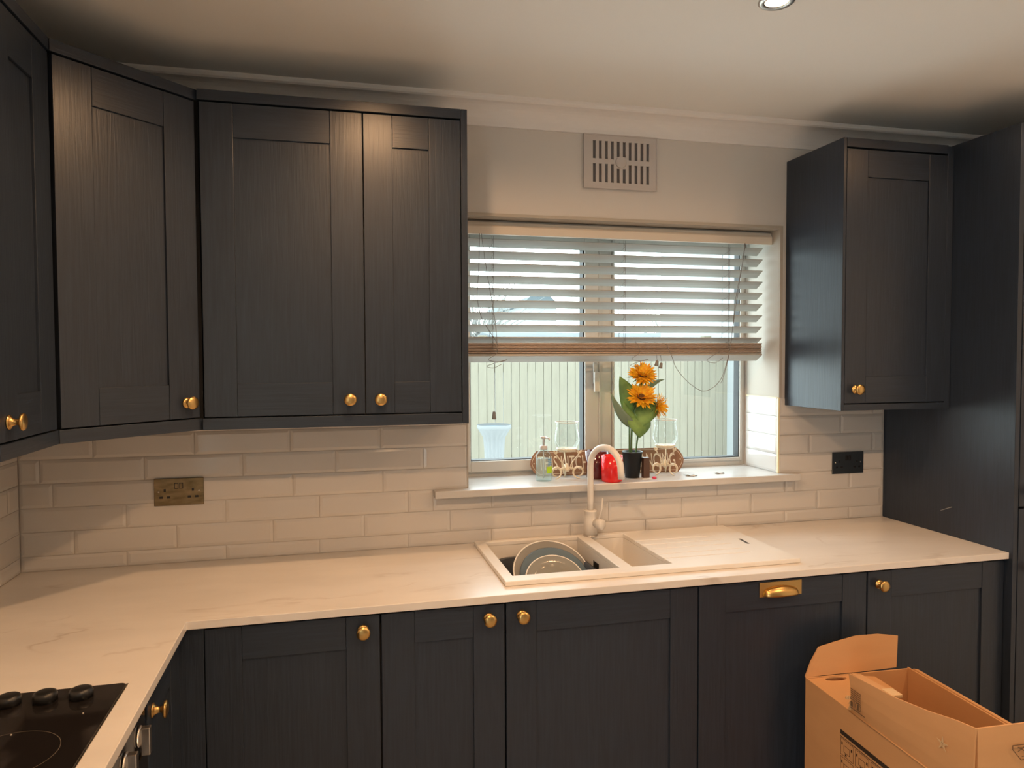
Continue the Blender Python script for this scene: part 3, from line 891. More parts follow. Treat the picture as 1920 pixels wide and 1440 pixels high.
def downlight(x, y, label, grp='recessed ceiling downlights', power=1.0):
    r = thing('ceiling_downlight', label, 'light', (x, y, CEIL), grp)
    MB().lathe([(.030, 0), (.046, 0), (.046, .003), (.040, .007), (.030, .004)], (x, y, CEIL), (0, 0, -1), 32, caps=False).build('bezel', STEEL, r)
    MB().lathe([(0, 0), (.0295, 0), (.0295, .002), (0, .003)], (x, y, CEIL - .0003), (0, 0, -1), 24).build('lens', LENS, r)
    L_ = bpy.data.lights.new('lamp_light', 'SPOT'); L_.energy = LAMP_W * power; L_.color = LAMP_COL
    L_.spot_size = math.radians(165); L_.spot_blend = 0.6; L_.shadow_soft_size = .03
    lo = bpy.data.objects.new('lamp_light', L_); COL.objects.link(lo); lo.parent = r
    lo.location = (0, 0, -.012)
downlight(2.56, -.89, 'recessed ceiling downlight in front of the window, right on the top edge of the photo', power=.36)
downlight(1.60, -.89, 'recessed ceiling downlight near the left wall cabinets', power=1.25)
downlight(3.56, -.89, 'added unseen ceiling downlight that brightens the right-hand cabinets', power=.42)  # out-of-view lamp added to lift the right cabinets and tall unit
downlight(1.56, -2.05, 'recessed ceiling downlight above the hob end of the room', power=1.7)
downlight(2.56, -2.05, 'recessed ceiling downlight above the middle of the room', power=.25)
downlight(3.55, -2.05, 'recessed ceiling downlight at the right of the room', power=1.45)
downlight(1.9, -3.4, 'recessed ceiling downlight at the back of the room', power=.5)

# ------------------------------------------------------------------ blind
r = thing('venetian_blind', 'white wooden venetian blind half lowered in the window', 'blind', (2.54, .09, 2.08))
bx0, bx1 = 1.925, 3.152
VALM = mat('valance_paint', (0.72, 0.66, 0.58), 0.5)
MB().prism([(1.918, .045, 2.030), (1.918, .045, 2.058), (1.918, .051, 2.066), (1.918, .053, 2.076), (1.918, .060, 2.076), (1.918, .060, 2.030)], (1.252, 0, 0)).build('valance', VALM, r, .001)
box(1.918, 3.170, .062, .068, 2.0770, 2.0825).build('valance_lip', BLIND, r, .001)
box(1.925, 3.165, .070, .118, 2.040, 2.083).build('headrail', BLIND, r)
tl = math.radians(29)
def slat_mb(z, th=.0028):
    w = .050
    dy, dz = math.cos(tl), math.sin(tl)
    return MB().obox((bx0, .082, z - th * .5), (bx1 - bx0, 0, 0), (0, w * dy, -w * dz), (0, th * dz, th * dy))
s0 = slat_mb(2.020).build('slat', BLIND, r, .0005, seg=1)
for k in range(1, 9):
    share(s0, 'slat', r, (0, 0, -.0454 * k))
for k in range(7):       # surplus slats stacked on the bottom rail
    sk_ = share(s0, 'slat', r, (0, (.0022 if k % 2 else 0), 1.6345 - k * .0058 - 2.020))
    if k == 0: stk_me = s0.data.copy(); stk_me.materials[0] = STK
    sk_.data = stk_me; sk_['label'] = 'stacked slat with warm lamp light in its edge colour'
dy, dz = math.cos(tl), math.sin(tl)
MB().obox((bx0, .080, 1.586), (bx1 - bx0, 0, 0), (0, .050 * dy, -.050 * dz), (0, .009 * dz, .009 * dy)).build('bottom_rail', BLIND, r, .0015)
for x in (2.022, 2.545, 2.995):
    m = MB()
    m.tube([(x, .079, 2.03), (x, .079, 1.61)], .0009, 5); m.tube([(x + .006, .079, 2.03), (x + .006, .080, 1.61)], .0006, 4)
    m.tube([(x, .128, 2.03), (x, .128, 1.575)], .0009, 5)
    for k in range(9):
        z = 2.020 - .0454 * k
        m.tube([(x, .079, z), (x + .006, .079, z - .012), (x, .128, z - .03)], .0007, 4)
    m.build('ladder_cord', CORD, r)
def curve(pts, nseg=8):
    P = [Vector(p) for p in pts]; out = []
    for i in range(len(P) - 1):
        p0, p1, p2, p3 = P[max(i - 1, 0)], P[i], P[i + 1], P[min(i + 2, len(P) - 1)]
        for k in range(nseg):
            t = k / nseg
            out.append(.5 * ((2 * p1) + (-p0 + p2) * t + (2 * p0 - 5 * p1 + 4 * p2 - p3) * t * t + (-p0 + 3 * p1 - 3 * p2 + p3) * t ** 3))
    out.append(P[-1]); return out
yc = .035
def cord(pts, name='pull_cord', rr=.0011):
    return MB().tube(curve(pts), rr, 5).build(name, CORD, r)
cord([(1.967, yc, 2.03), (1.963, yc, 1.90), (1.957, yc, 1.80), (1.975, yc, 1.72), (2.03, yc, 1.632), (2.035, .07, 1.60)])
cord([(1.973, yc, 2.03), (1.995, yc, 1.88), (2.022, yc, 1.72), (2.030, yc, 1.632)])
cord([(2.041, .135, 1.62), (2.041, .135, 1.50), (2.0395, .135, 1.375)])
MB().lathe([(.003, 0), (.006, -.002), (.0085, -.028), (.007, -.03), (0, -.03)], (2.0395, .135, 1.375), (0, 0, 1), 12).build('tassel', CORD, r)
cord([(3.040, yc, 2.03), (3.030, yc, 1.95), (3.000, yc, 1.80), (2.985, yc, 1.66), (2.962, yc, 1.55), (2.930, yc, 1.48), (2.870, yc, 1.445), (2.81, yc, 1.47), (2.75, yc, 1.53), (2.725, yc, 1.585), (2.705, yc, 1.625), (2.685, yc, 1.632)])
cord([(3.044, yc, 2.03), (3.022, yc, 1.90), (2.996, yc, 1.74), (2.976, yc, 1.60), (2.95, yc, 1.50), (2.937, yc, 1.475)])
for x0_ in (2.035, 2.60):
    cord([(x0_ - .02, .05, 1.64), (x0_, .05, 1.60), (x0_ - .035, .05, 1.572), (x0_ + .01, .05, 1.565), (x0_ + .035, .05, 1.572), (x0_ - .01, .05, 1.560), (x0_ - .04, .05, 1.548), (x0_ - .015, .05, 1.542), (x0_ + .015, .05, 1.556)], 'cord_tangle', .0009)
cord([(2.94, .05, 1.60), (2.905, .05, 1.58), (2.885, .05, 1.565), (2.92, .05, 1.555), (2.955, .05, 1.575)], 'cord_tangle', .0009)
for x_, z_ in ((2.672, 1.566), (2.690, 1.557)):
    MB().tube([(x_ - .004, .05, z_ + .03), (x_, .05, z_)], .0008, 4).build('pull_cord', CORD, r)
    MB().lathe([(.003, 0), (.005, -.002), (.0075, -.020), (.006, -.022), (0, -.022)], (x_, .05, z_), (.2, 0, 1), 10).build('tassel', CORD, r)

# ------------------------------------------------------------------ things on the sill
SZ_ = 1.1122
# plaque
r = thing('wooden_sign', 'long rusty brown plaque with pale lettering leaning on the window behind the pots', 'sign', (2.515, .15, SZ_))
PW, PH = .648, .100
lean = math.radians(17)
a3 = math.radians(3)
pu = Vector((math.cos(a3), -math.sin(a3), 0)); pn0 = Vector((-math.sin(a3), -math.cos(a3), 0))
pv = (Z * math.cos(lean) - pn0 * math.sin(lean)); pn = pu.cross(pv)
if pn.y > 0: pn = -pn
PO = Vector((2.193, .172, SZ_ + .001))
def P2(a, b_, off=0): return PO + pu * a + pv * b_ + pn * off
def plq(ins, off):
    w, h = PW - ins, PH - ins
    c = .030; H = PH
    prof_ = [(c, 0), (c * .52, .15), (c * .16, .34), (c * .04, .5), (c * .16, .66), (c * .52, .85), (c, 1)]
    pts = [(PW - ins - x, ins + (H - 2 * ins) * t) for x, t in prof_] + [(ins + x, ins + (H - 2 * ins) * t) for x, t in reversed(prof_)]
    out = []
    for p in pts:
        if not out or (Vector((*p, 0)) - Vector((*out[-1], 0))).length > 1e-4: out.append(p)
    if (Vector((*out[0], 0)) - Vector((*out[-1], 0))).length < 1e-4: out.pop()
    return [P2(x, y, off) for x, y in out]
MB().prism(plq(0, 0), -pn * .006).build('board', PLQ, r, .0008)
outl = plq(.007, .0004) 
MB().tube(outl + [outl[0]], .0009, 4, caps=False).build('border_line', CREAM, r)
for sx in (.017, PW - .017):
    MB().lathe([(0, 0), (.0028, 0), (.002, .001), (0, .0012)], P2(sx, PH / 2, 0), pn, 10).build('stud', CREAM, r)
me = textmesh('THIS KITCHEN IS FOR DANCING', .068, 1.0, .0006)
xsv = [v.co.x for v in me.vertices]; ysv = [v.co.y for v in me.vertices]
x0_, x1_, y0_, y1_ = min(xsv), max(xsv), min(ysv), max(ysv)
for v in me.vertices:
    a = .034 + (v.co.x - x0_) / (x1_ - x0_) * (PW - .074)
    b_ = .022 + (v.co.y - y0_) / (y1_ - y0_) * .056
    v.co = P2(a, b_, .0006 + v.co.z) - Vector(r['_o'])
me.materials.append(CREAM)
o = bpy.data.objects.new('lettering', me); COL.objects.link(o); o.parent = r

# soap bottle
def lathe_t(name, prof_, c, mt, parent, n=28, ax=(0, 0, 1)):
    return MB().lathe(prof_, c, ax, n).build(name, mt, parent)
c = (2.218, .075, SZ_)
r = thing('soap_dispenser', 'clear pump soap bottle with a lime green label at the left of the sill', 'soap bottle', c)
lathe_t('bottle', [(0, 0), (.029, 0), (.031, .004), (.031, .088), (.029, .100), (.020, .112), (.013, .117), (.013, .124), (0, .124)], c, BOTTLE, r)
lathe_t('liquid', [(0, .003), (.0285, .003), (.0290, .084)], c, LIQ, r)
def patch(c, rad, a0, a1, zz0, zz1):
    m = MB(); vs = []; fs = []
    for i in range(9):
        a = math.radians(a0 + (a1 - a0) * i / 8)
        for z in (zz0, zz1): vs.append((c[0] + rad * math.cos(a), c[1] + rad * math.sin(a), c[2] + z))
    for i in range(8): fs.append((2 * i, 2 * i + 2, 2 * i + 3, 2 * i + 1))
    return MB().add(vs, fs)
patch(c, .0314, -85, -20, .032, .056).build('label', GREENL, r)
for k in range(4):
    patch(c, .0314, -75, -40 + 5 * (k % 2), .062 + k * .007, .0645 + k * .007).build('label_print', BLUEP, r)
lathe_t('pump_collar', [(.013, .118), (.0145, .119), (.0145, .132), (.010, .135), (0, .135)], c, PUMP, r)
m = MB().lathe([(.0045, .135), (.0045, .158), (.012, .161), (.012, .168), (0, .170)], c, (0, 0, 1), 16)
m.tube([Vector(c) + Vector((0, 0, .165)), Vector(c) + Vector((.012, -.028, .164)), Vector(c) + Vector((.013, -.033, .158))], .0035, 8)
m.tube([Vector(c) + Vector((0, 0, .01)), Vector(c) + Vector((0, 0, .12))], .002, 6)
m.build('pump', PUMP, r)

# hurricane candle holders
def holder(cx, cy, label, ang):
    c = (cx, cy, SZ_)
    r = thing('candle_holder', label, 'candle holder', c)
    gz = .112
    m = MB().lathe([(0, gz), (.026, gz), (.038, gz + .010), (.0490, gz + .030), (.0500, gz + .042), (.0465, gz + .065), (.0425, gz + .085), (.0425, gz + .104), (.0440, gz + .1075)], c, (0, 0, 1), 40, caps=False)
    g_ = m.build('glass_shade', CLEAR, r)
    MB().lathe([(.0425, gz + .1055), (.0450, gz + .1055), (.0450, gz + .1085), (.0425, gz + .1085), (.0425, gz + .1055)], c, (0, 0, 1), 40, caps=False).build('shade_rim', mat('glass_rim', (.85, .88, .88), .1), r)
    MB().lathe([(.030, gz - .006), (.041, gz + .004), (.040, gz + .007), (.028, gz - .002)], c, (0, 0, 1), 32, caps=False).build('cup_ring', IRON, r)
    MB().lathe([(0, 0), (.008, .0), (.013, .010), (.006, .018), (.006, .030), (.0, .032)], (cx, cy, SZ_ + .028), (0, 0, 1), 16).build('centre_boss', IRON, r)
    for k in range(3):
        a = math.radians(ang[k])
        d = Vector((math.cos(a), math.sin(a), 0)); o_ = Vector(c)
        pts = []
        # upper scroll, stem and large foot curl as one S
        for q in range(13):
            t = q / 12 * 1.5 * PI
            rr = .003 + .006 * (q / 12)
            pts.append(o_ + d * (.046 + rr * math.cos(t + 2.0)) + Z * (.106 + rr * math.sin(t + 2.0)))
        pts += [o_ + d * .040 + Z * .088, o_ + d * .024 + Z * .068, o_ + d * .014 + Z * .048, o_ + d * .018 + Z * .034]
        m = MB().tube(curve(pts, 3), [.0026] * ((len(pts) - 1) * 3 + 1), 8)
        pts = []
        for q in range(24):
            t = -PI * .55 + q / 23 * 2.0 * PI * 1.05
            rr = .0245 - .011 * (q / 23)
            pts.append(o_ + d * (.046 + rr * math.cos(PI - t * 1.0)) + Z * (.0265 + rr * math.sin(PI - t)))
        m.tube(pts, [.0020 + .0026 * math.sin(PI * i / 23) for i in range(24)], 8)
        m.tube([o_ + d * .008 + Z * .043, o_ + d * .026 + Z * .040], .0035, 8)
        m.build('scroll_leg', IRON, r)
    return r
holder(2.316, .092, 'clear glass candle holder on cream scrolled legs beside the soap bottle', (188, -18, 85))
holder(2.727, .092, 'clear glass candle holder on cream scrolled legs right of the sunflower pot', (196, -68, 60))

def cup(name, c, r0, r1, h, mt, label, cat):
    m = MB().lathe([(0, 0), (r0 * .9, 0), (r0, .005), (r1, h), (r1 - .004, h), (r0 - .005, .010), (0, .009)], c, (0, 0, 1), 36)
    return tag(m.build(name, mt), label, cat)
cup('tealight_cup', (2.432, .075, SZ_), .040, .045, .107, DREDC, 'dark red glass tumbler on the sill behind the tap neck', 'candle cup')
cup('tealight_cup', (2.462, -.006, SZ_), .039, .041, .098, REDC, 'bright red glass tumbler on the sill behind the tap spout', 'candle cup')
m = box(2.607, 2.632, .028, .052, SZ_, SZ_ + .078)
tag(m.build('small_box', BROWN, None, .001), 'small upright dark brown box on the sill beside the flower pot', 'box')
m = MB().prism([(2.585, -.010, SZ_), (2.632, -.004, SZ_), (2.628, .022, SZ_), (2.592, .018, SZ_)], (0, 0, .0012))
tag(m.build('paper_scrap', PAPER), 'scrap of white paper on the sill edge in front of the small brown box', 'paper')
m = MB().lathe([(0, 0), (.008, 0), (.009, .004), (.006, .008), (0, .009)], (2.640, .004, SZ_), (0, 0, 1), 12)
tag(m.build('bottle_cap', PINKM), 'tiny pink cap lying on the sill between the brown box and candle holder', 'cap')
def key(c, a, label):
    r = thing('key_bunch', label, 'keys', c)
    for da, ln in ((0, .038), (.6, .034), (-.5, .030)):
        d = Vector((math.cos(a + da), math.sin(a + da), 0)); o_ = Vector(c) + Z * .0022
        m = MB().tube([o_ + d * .008, o_ + d * ln], .0018, 6)
        m.lathe([(.0, -.0012), (.0085, -.0012), (.0085, .0012), (.0, .0012)], o_ + d * .002, (0, 0, 1), 14)
        s_ = Vector((-d.y, d.x, 0))
        m.obox(o_ + d * (ln - .010) - Z * .001, d * .008, s_ * .005, Z * .002)
        m.build('key', STEEL, r)
    pts = [Vector(c) + Vector((.011 * math.cos(t * PI / 8) - .004, .011 * math.sin(t * PI / 8), .0055)) for t in range(17)]
    MB().tube(pts, .0009, 5, caps=False).build('key_ring', STEEL, r)
key((2.930, .045, SZ_), .3, 'small bunch of dark keys on the clear right part of the sill')
key((2.792, .030, SZ_), -.4, 'thin metal keys on the sill at the foot of the right candle holder')

# sunflower plant
c = Vector((2.572, .058, SZ_))
r = thing('sunflower_plant', 'artificial sunflowers with three blooms in a small black pot on the sill', 'potted plant', c)
MB().lathe([(0, 0), (.0275, 0), (.0385, .096), (.0405, .096), (.0405, .102), (.0365, .102), (.0345, .094), (0, .092)], c, (0, 0, 1), 32).build('pot', POT, r)
MB().lathe([(0, .0925), (.020, .095), (.034, .093)], c, (0, 0, 1), 16, caps=False).build('pot_filler', FOIL, r)
def stem(pts, rr=.0035):
    MB().tube(curve([Vector(p) for p in pts], 5), rr, 8).build('stem', STEM, r)
H1 = Vector((2.612, .055, 1.508)); H2 = Vector((2.603, .045, 1.425)); H3 = Vector((2.674, .056, 1.388))
stem([c + Vector((-.012, 0, .09)), (2.563, .06, 1.32), (2.585, .062, 1.40), H1 + Vector((0, .012, -.02))], .0036)
stem([c + Vector((-.006, -.004, .09)), (2.570, .058, 1.30), (2.582, .055, 1.37), H2 + Vector((0, .012, -.01))], .0040)
stem([c + Vector((.016, .004, .09)), (2.598, .06, 1.28), (2.625, .064, 1.35), H3 + Vector((-.01, .008, -.01))], .0032)
def head(p, nrm, rad, seed_):
    rnd = random.Random(seed_)
    nrm = Vector(nrm).normalized()
    t = Z if abs(nrm.z) < .9 else Vector((1, 0, 0))
    u_ = nrm.cross(t).normalized(); w_ = nrm.cross(u_)
    hd = MB().lathe([(0, -.010), (.008, -.010), (rad * .28, -.002), (rad * .28, .004), (rad * .18, .007), (0, .005)], p, nrm, 24).build('flower_head', SEED, r)
    for layer, (cnt, l0, l1, cup_) in enumerate(((26, .85, 1.0, .15), (24, .72, .95, .45), (18, .5, .72, .9))):
        m = MB()
        for k in range(cnt):
            a = 2 * PI * (k + .5 * layer) / cnt + rnd.uniform(-.08, .08)
            ln = rad * rnd.uniform(l0, l1); wd = rad * rnd.uniform(.08, .115)
            d = u_ * math.cos(a) + w_ * math.sin(a); s_ = nrm.cross(d)
            cp = cup_ + rnd.uniform(-.22, .18)
            vs = []
            for q, (f_, wf) in enumerate(((.28, .5), (.5, 1.0), (.78, .85), (1.0, .08))):
                rr = f_ * ln; up_ = (f_ - .28) * cp * rad * (1.0 if f_ < .8 else .9)
                pc = p + d * rr + nrm * (up_ + .002 * layer)
                vs += [pc - s_ * wd * wf + nrm * .0012, pc + nrm * -.0006, pc + s_ * wd * wf + nrm * .0012]
            fs = []
            for q in range(3):
                for e_ in range(2): i0 = q * 3 + e_; fs.append((i0, i0 + 1, i0 + 4, i0 + 3))
            m.add(vs, fs, True)
        m.build('petals', PET, hd)['kind'] = 'stuff'
    m = MB()
    for k in range(14):
        a = 2 * PI * k / 14 + rnd.uniform(-.1, .1); d = u_ * math.cos(a) + w_ * math.sin(a); s_ = nrm.cross(d)
        ln = rad * rnd.uniform(.75, 1.05)
        m.add([p - nrm * .006 + d * rad * .2 - s_ * .004, p - nrm * .006 + d * rad * .2 + s_ * .004, p - nrm * .008 + d * ln * .7 + s_ * .003, p - nrm * .012 + d * ln, p - nrm * .008 + d * ln * .7 - s_ * .003], [(0, 1, 2, 3, 4)])
    m.build('sepals', STEM, hd)['kind'] = 'stuff'
head(H1, (-.05, -.66, .75), .060, 1)
head(H2, (-.05, -.74, .67), .064, 2)
head(H3, (.80, -.55, -.15), .056, 3)
def leaf(base, tip, side, width, bend, mt=LEAF, heart=.25):
    base, tip, side, bend = map(Vector, (base, tip, side, bend))
    d = tip - base; side = (side - d * side.dot(d) / d.dot(d)).normalized()
    nseg = 10; vs = []; fs = []
    for i in range(nseg + 1):
        t = i / nseg
        w = width * (math.sin(PI * min(1, t ** (.55))) ** .8 if 0 < t < 1 else .02)
        pc = base + d * t + bend * math.sin(PI * t)
        back = -d * heart * .0
        for q in (-1, -.5, 0, .5, 1):
            vs.append(pc + side * w * q + bend.normalized() * (-.12 * w * abs(q) ** 1.5) + back)
    for i in range(nseg):
        for q in range(4): a = i * 5 + q; fs.append((a, a + 1, a + 6, a + 5))
    o = MB().add(vs, fs, True).build('leaf', mt, r)
    md = o.modifiers.new('s', 'SOLIDIFY'); md.thickness = .0006
leaf((2.592, .070, 1.360), (2.528, .080, 1.505), (1, -.2, .5), .042, (0, -.008, .004))
leaf((2.576, .050, 1.305), (2.478, .050, 1.446), (.6, -.4, .5), .020, (-.012, -.006, -.010), LEAFB)
leaf((2.576, .052, 1.315), (2.532, .050, 1.405), (1, -.1, .5), .028, (-.008, -.004, -.006))
leaf((2.648, .066, 1.425), (2.592, .036, 1.305), (1, -.1, .35), .050, (0, -.012, .0))
leaf((2.596, .052, 1.350), (2.592, .034, 1.268), (1, .1, 0), .050, (0, -.012, 0))
leaf((2.650, .074, 1.40), (2.650, .068, 1.330), (1, -.3, .3), .030, (0, -.006, 0))
leaf((2.632, .078, 1.445), (2.722, .085, 1.492), (.3, -.6, -.6), .012, (0, 0, .012), LEAFB)

# ------------------------------------------------------------------ cardboard box
BA = Vector((2.835, -.656, 0)); bd_ = Vector((-.059, -.998, 0)); bn = Vector((.998, -.059, 0))
BL, BW, BZ, BT = .640, .355, .60, .0045
r = thing('cardboard_box', 'large open brown cardboard box on the floor in front of the base units', 'box', (2.99, -.98, 0.0085))
def q(s_, t_, z): return BA + bd_ * s_ + bn * t_ + Z * z
FZ = .0085
def panel(name, o_, a, b_, c, mt=CARD): return MB().obox(o_, a, b_, c).build(name, mt, r, .0008, seg=1)
panel('side_wall', q(0, 0, FZ), bd_ * BL, bn * BT, Z * (BZ - FZ))
panel('side_wall', q(0, BW - BT, FZ), bd_ * BL, bn * BT, Z * (BZ + .004 - FZ))
panel('end_wall', q(0, BT, FZ), bd_ * BT, bn * (BW - 2 * BT), Z * (BZ - FZ))
panel('end_wall', q(BL - BT, BT, FZ), bd_ * BT, bn * (BW - 2 * BT), Z * (BZ - FZ))
panel('base', q(BT, BT, FZ), bd_ * (BL - 2 * BT), bn * (BW - 2 * BT), Z * BT)
def sheet(name, grid, th, mt=CARD):
    """grid of points -> thick curved sheet"""
    nu, nv = len(grid), len(grid[0])
    vs = [p for row in grid for p in row]; fs = []
    for i in range(nu - 1):
        for j in range(nv - 1): a = i * nv + j; fs.append((a, a + 1, a + nv + 1, a + nv))
    o = MB().add(vs, fs).build(name, mt, r)
    md = o.modifiers.new('s', 'SOLIDIFY'); md.thickness = th; md.offset = 0
    return o
# long near-side flap, standing up, torn off at its far end
S0 = .212
top = [(.205, .700), (.235, .703), (.30, .709), (.393, .718), (.50, .737), (.58, .756), (.640, .766)]
grid = []
for (s_, zt) in top:
    row = []
    for k in range(5):
        t = k / 4; z = BZ + .001 + (zt - BZ) * t
        sk_ = s_ + (.014 * math.sin(PI * t) if s_ < .21 else 0) + (.006 * (1 - t) if s_ < .21 else 0)
        row.append(q(sk_, BT / 2 - .004 * math.sin(PI * t), z))
    grid.append(row)
sheet('long_flap', grid, BT)
# near end flap, standing up
grid = [[q(BL - BT / 2 + .004 * math.sin(PI * k / 4), BT + i * (BW - 2 * BT) / 4, BZ + .001 + (.165 + .004 * i / 4) * k / 4) for k in range(5)] for i in range(5)]
sheet('end_flap', grid, BT)
# far end flap, bent up and outwards with a wavy top edge
tp = [(.000, .604, .0), (.018, .645, .002), (.050, .686, .010), (.110, .698, .012), (.180, .710, .014), (.26, .709, .016), (.330, .698, .018)]
bt = [(.000, .600), (.020, .600), (.055, .602), (.110, .602), (.180, .602), (.26, .604), (.312, .606)]
grid = [[q(-.001 - (k / 3) * tp[i][2], bt[i][0] + (tp[i][0] - bt[i][0]) * k / 3, bt[i][1] + (tp[i][1] - bt[i][1]) * k / 3) for k in range(4)] for i in range(7)]
sheet('far_flap', grid, BT)
# far long-side flap, bent outwards and hanging down
grid = [[q(.02 + i * (BL - .04) / 5, BW + .001 + .030 * math.sin(k / 3 * PI * .5), BZ + .004 + .010 * math.sin(k / 3 * PI) - .10 * (k / 3) ** 2) for k in range(4)] for i in range(6)]
sheet('side_flap', grid, BT)
# inner flap lying across the opening with a hand hole
outer = [(.006, .006), (.195, .006), (.155, .060), (.118, .200), (.112, .218), (.030, .215), (.006, .150)]
z_ = BZ - .004
hole = [(.022 + .013 * math.cos(a), .088 + .036 * math.sin(a)) for a in [2 * PI * k / 16 for k in range(16)]]
bm = bmesh.new()
ov = [bm.verts.new(q(a, b_, z_ - .02 * max(0, a - .02))) for a, b_ in outer]
hv = [bm.verts.new(q(a, b_, z_)) for a, b_ in hole]
ed = [bm.edges.new((ov[i], ov[(i + 1) % len(ov)])) for i in range(len(ov))] + [bm.edges.new((hv[i], hv[(i + 1) % 16])) for i in range(16)]
bmesh.ops.triangle_fill(bm, use_beauty=True, use_dissolve=False, edges=ed)
for v in bm.verts: v.co -= Vector(r['_o'])
me = bpy.data.meshes.new('inner_flap'); bm.to_mesh(me); bm.free(); me.materials.append(CARD)
o = bpy.data.objects.new('inner_flap', me); COL.objects.link(o); o.parent = r
md = o.modifiers.new('s', 'SOLIDIFY'); md.thickness = .004; md.offset = 0
# folded strip along the inside of the long flap, torn end
sheet('folded_strip', [[q(.208 + .07 * i, .006 + .030 * k, .700 + .0045 * i - .004 * k) for k in range(2)] for i in range(3)], .003, CARD)
MB().obox(q(.325, .010, .702), bd_ * .04, bn * .032, Z * .010).build('torn_edge', CARDE, r, .002)
MB().tube([q(.212, -.001, BZ), q(.42, -.0015, BZ + .001), q(.638, -.001, BZ)], .0022, 6).build('fold_crease', CARD, r)
# ragged bits at the tear
m = MB()
rnd = random.Random(5)
for k in range(9):
    s_ = .205 + rnd.uniform(-.012, .010); z = .602 + k * .004
    m.prism([q(s_, -.002, z), q(s_ + .012, -.004, z + .002), q(s_ + .004, -.001, z + .010)], bn * .004)
m.build('torn_edge', CARDE, r)
m = MB()
st = [(.554, .690)]
for a in range(5):
    t = a * 2 * PI / 5 + .3
    m.prism([q(.554 + .004 * math.cos(t + 1.2), -.006, .688 + .004 * math.sin(t + 1.2)), q(.554 + .018 * math.cos(t), -.006, .688 + .018 * math.sin(t)), q(.554 + .004 * math.cos(t - 1.2), -.006, .688 + .004 * math.sin(t - 1.2))], -bn * .0008)
m.build('torn_spot', CARDE, r)
# printing
def pr_(m, s0_, s1_, z0_, z1_, off=-.0006):
    m.add([q(s0_, off, z0_), q(s1_, off, z0_), q(s1_, off, z1_), q(s0_, off, z1_)], [(0, 1, 2, 3)])
m = MB()
pr_(m, .173, .62, .516, .529)
m.build('printed_bar', INK, r)
m = MB()
rnd = random.Random(3)
pr_(m, .173, .62, .5085, .5105)
for k in range(7):
    a = .175 + k * .064
    for row in range(3):
        zt = .506 - row * .052
        for (s0_, s1_, zz0, zz1) in ((a, a + .056, zt - .0012, zt), (a, a + .056, zt - .047, zt - .0458), (a, a + .0012, zt - .047, zt), (a + .0548, a + .056, zt - .047, zt)):
            pr_(m, s0_, s1_, zz0, zz1)
        # small pictogram: a carton outline, arrow and dots
        cx, cz = a + .028, zt - .024
        for (s0_, s1_, zz0, zz1) in ((cx - .014, cx + .012, cz - .012, cz - .0108), (cx - .014, cx - .0128, cz - .012, cz + .008), (cx + .0108, cx + .012, cz - .012, cz + .008), (cx - .014, cx + .012, cz + .0068, cz + .008)):
            pr_(m, s0_, s1_, zz0, zz1)
        pr_(m, a + .004, a + .009, zt - .018, zt - .010); pr_(m, a + .045, a + .051, zt - .020, zt - .012); pr_(m, a + .020, a + .027, zt - .044, zt - .038)
m.build('printed_pictograms', INK, r)
m = MB()
OF = -.0066
for k in range(6):
    pr_(m, .222, .268, .668 - k * .0055, .6698 - k * .0055, OF)
pr_(m, .222, .285, .6150, .6175, OF)
for k in range(18):
    a = 2 * PI * k / 18; b_ = a + .3
    m.add([q(.256 + .013 * math.cos(a), OF, .630 + .011 * math.sin(a)), q(.256 + .013 * math.cos(b_), OF, .630 + .011 * math.sin(b_)), q(.256 + .011 * math.cos(b_), OF, .630 + .009 * math.sin(b_)), q(.256 + .011 * math.cos(a), OF, .630 + .009 * math.sin(a))], [(0, 1, 2, 3)])
pr_(m, .224, .234, .620, .634, OF); pr_(m, .238, .241, .620, .640, OF); pr_(m, .253, .259, .622, .638, OF)
m.build('printed_mark', INKL, r)
# upside-down logo on the near end flap
def e_(t_, z, off=.0075): return q(BL + off, t_, z)
m = MB()
pts = [e_(.088, .724), e_(.088, .715), e_(.110, .690), e_(.25, .690), e_(.272, .715), e_(.272, .724)]
m.tube(pts + [pts[0]], .0010, 4, caps=False)
m.build('printed_outline', INKL, r)
for body, t1, zz, hh, ww in (('FERNOX', .100, .7195, .0105, .115), ('PROTECT', .112, .7070, .0105, .11)):
    me = textmesh(body, .02, 1.0, .0002)
    xsv = [v.co.x for v in me.vertices]; ysv = [v.co.y for v in me.vertices]
    for v in me.vertices:
        a = (v.co.x - min(xsv)) / (max(xsv) - min(xsv)); b_ = (v.co.y - min(ysv)) / (max(ysv) - min(ysv)); z3 = v.co.z
        v.co.xyz = (a, b_, z3)
    for v in me.vertices:
        v.co = e_(t1 + ww * (1 - v.co.x), zz - hh * v.co.y, .0072 + v.co.z) - Vector(r['_o'])
    me.materials.append(INKL)
    o = bpy.data.objects.new('printed_lettering', me); COL.objects.link(o); o.parent = r

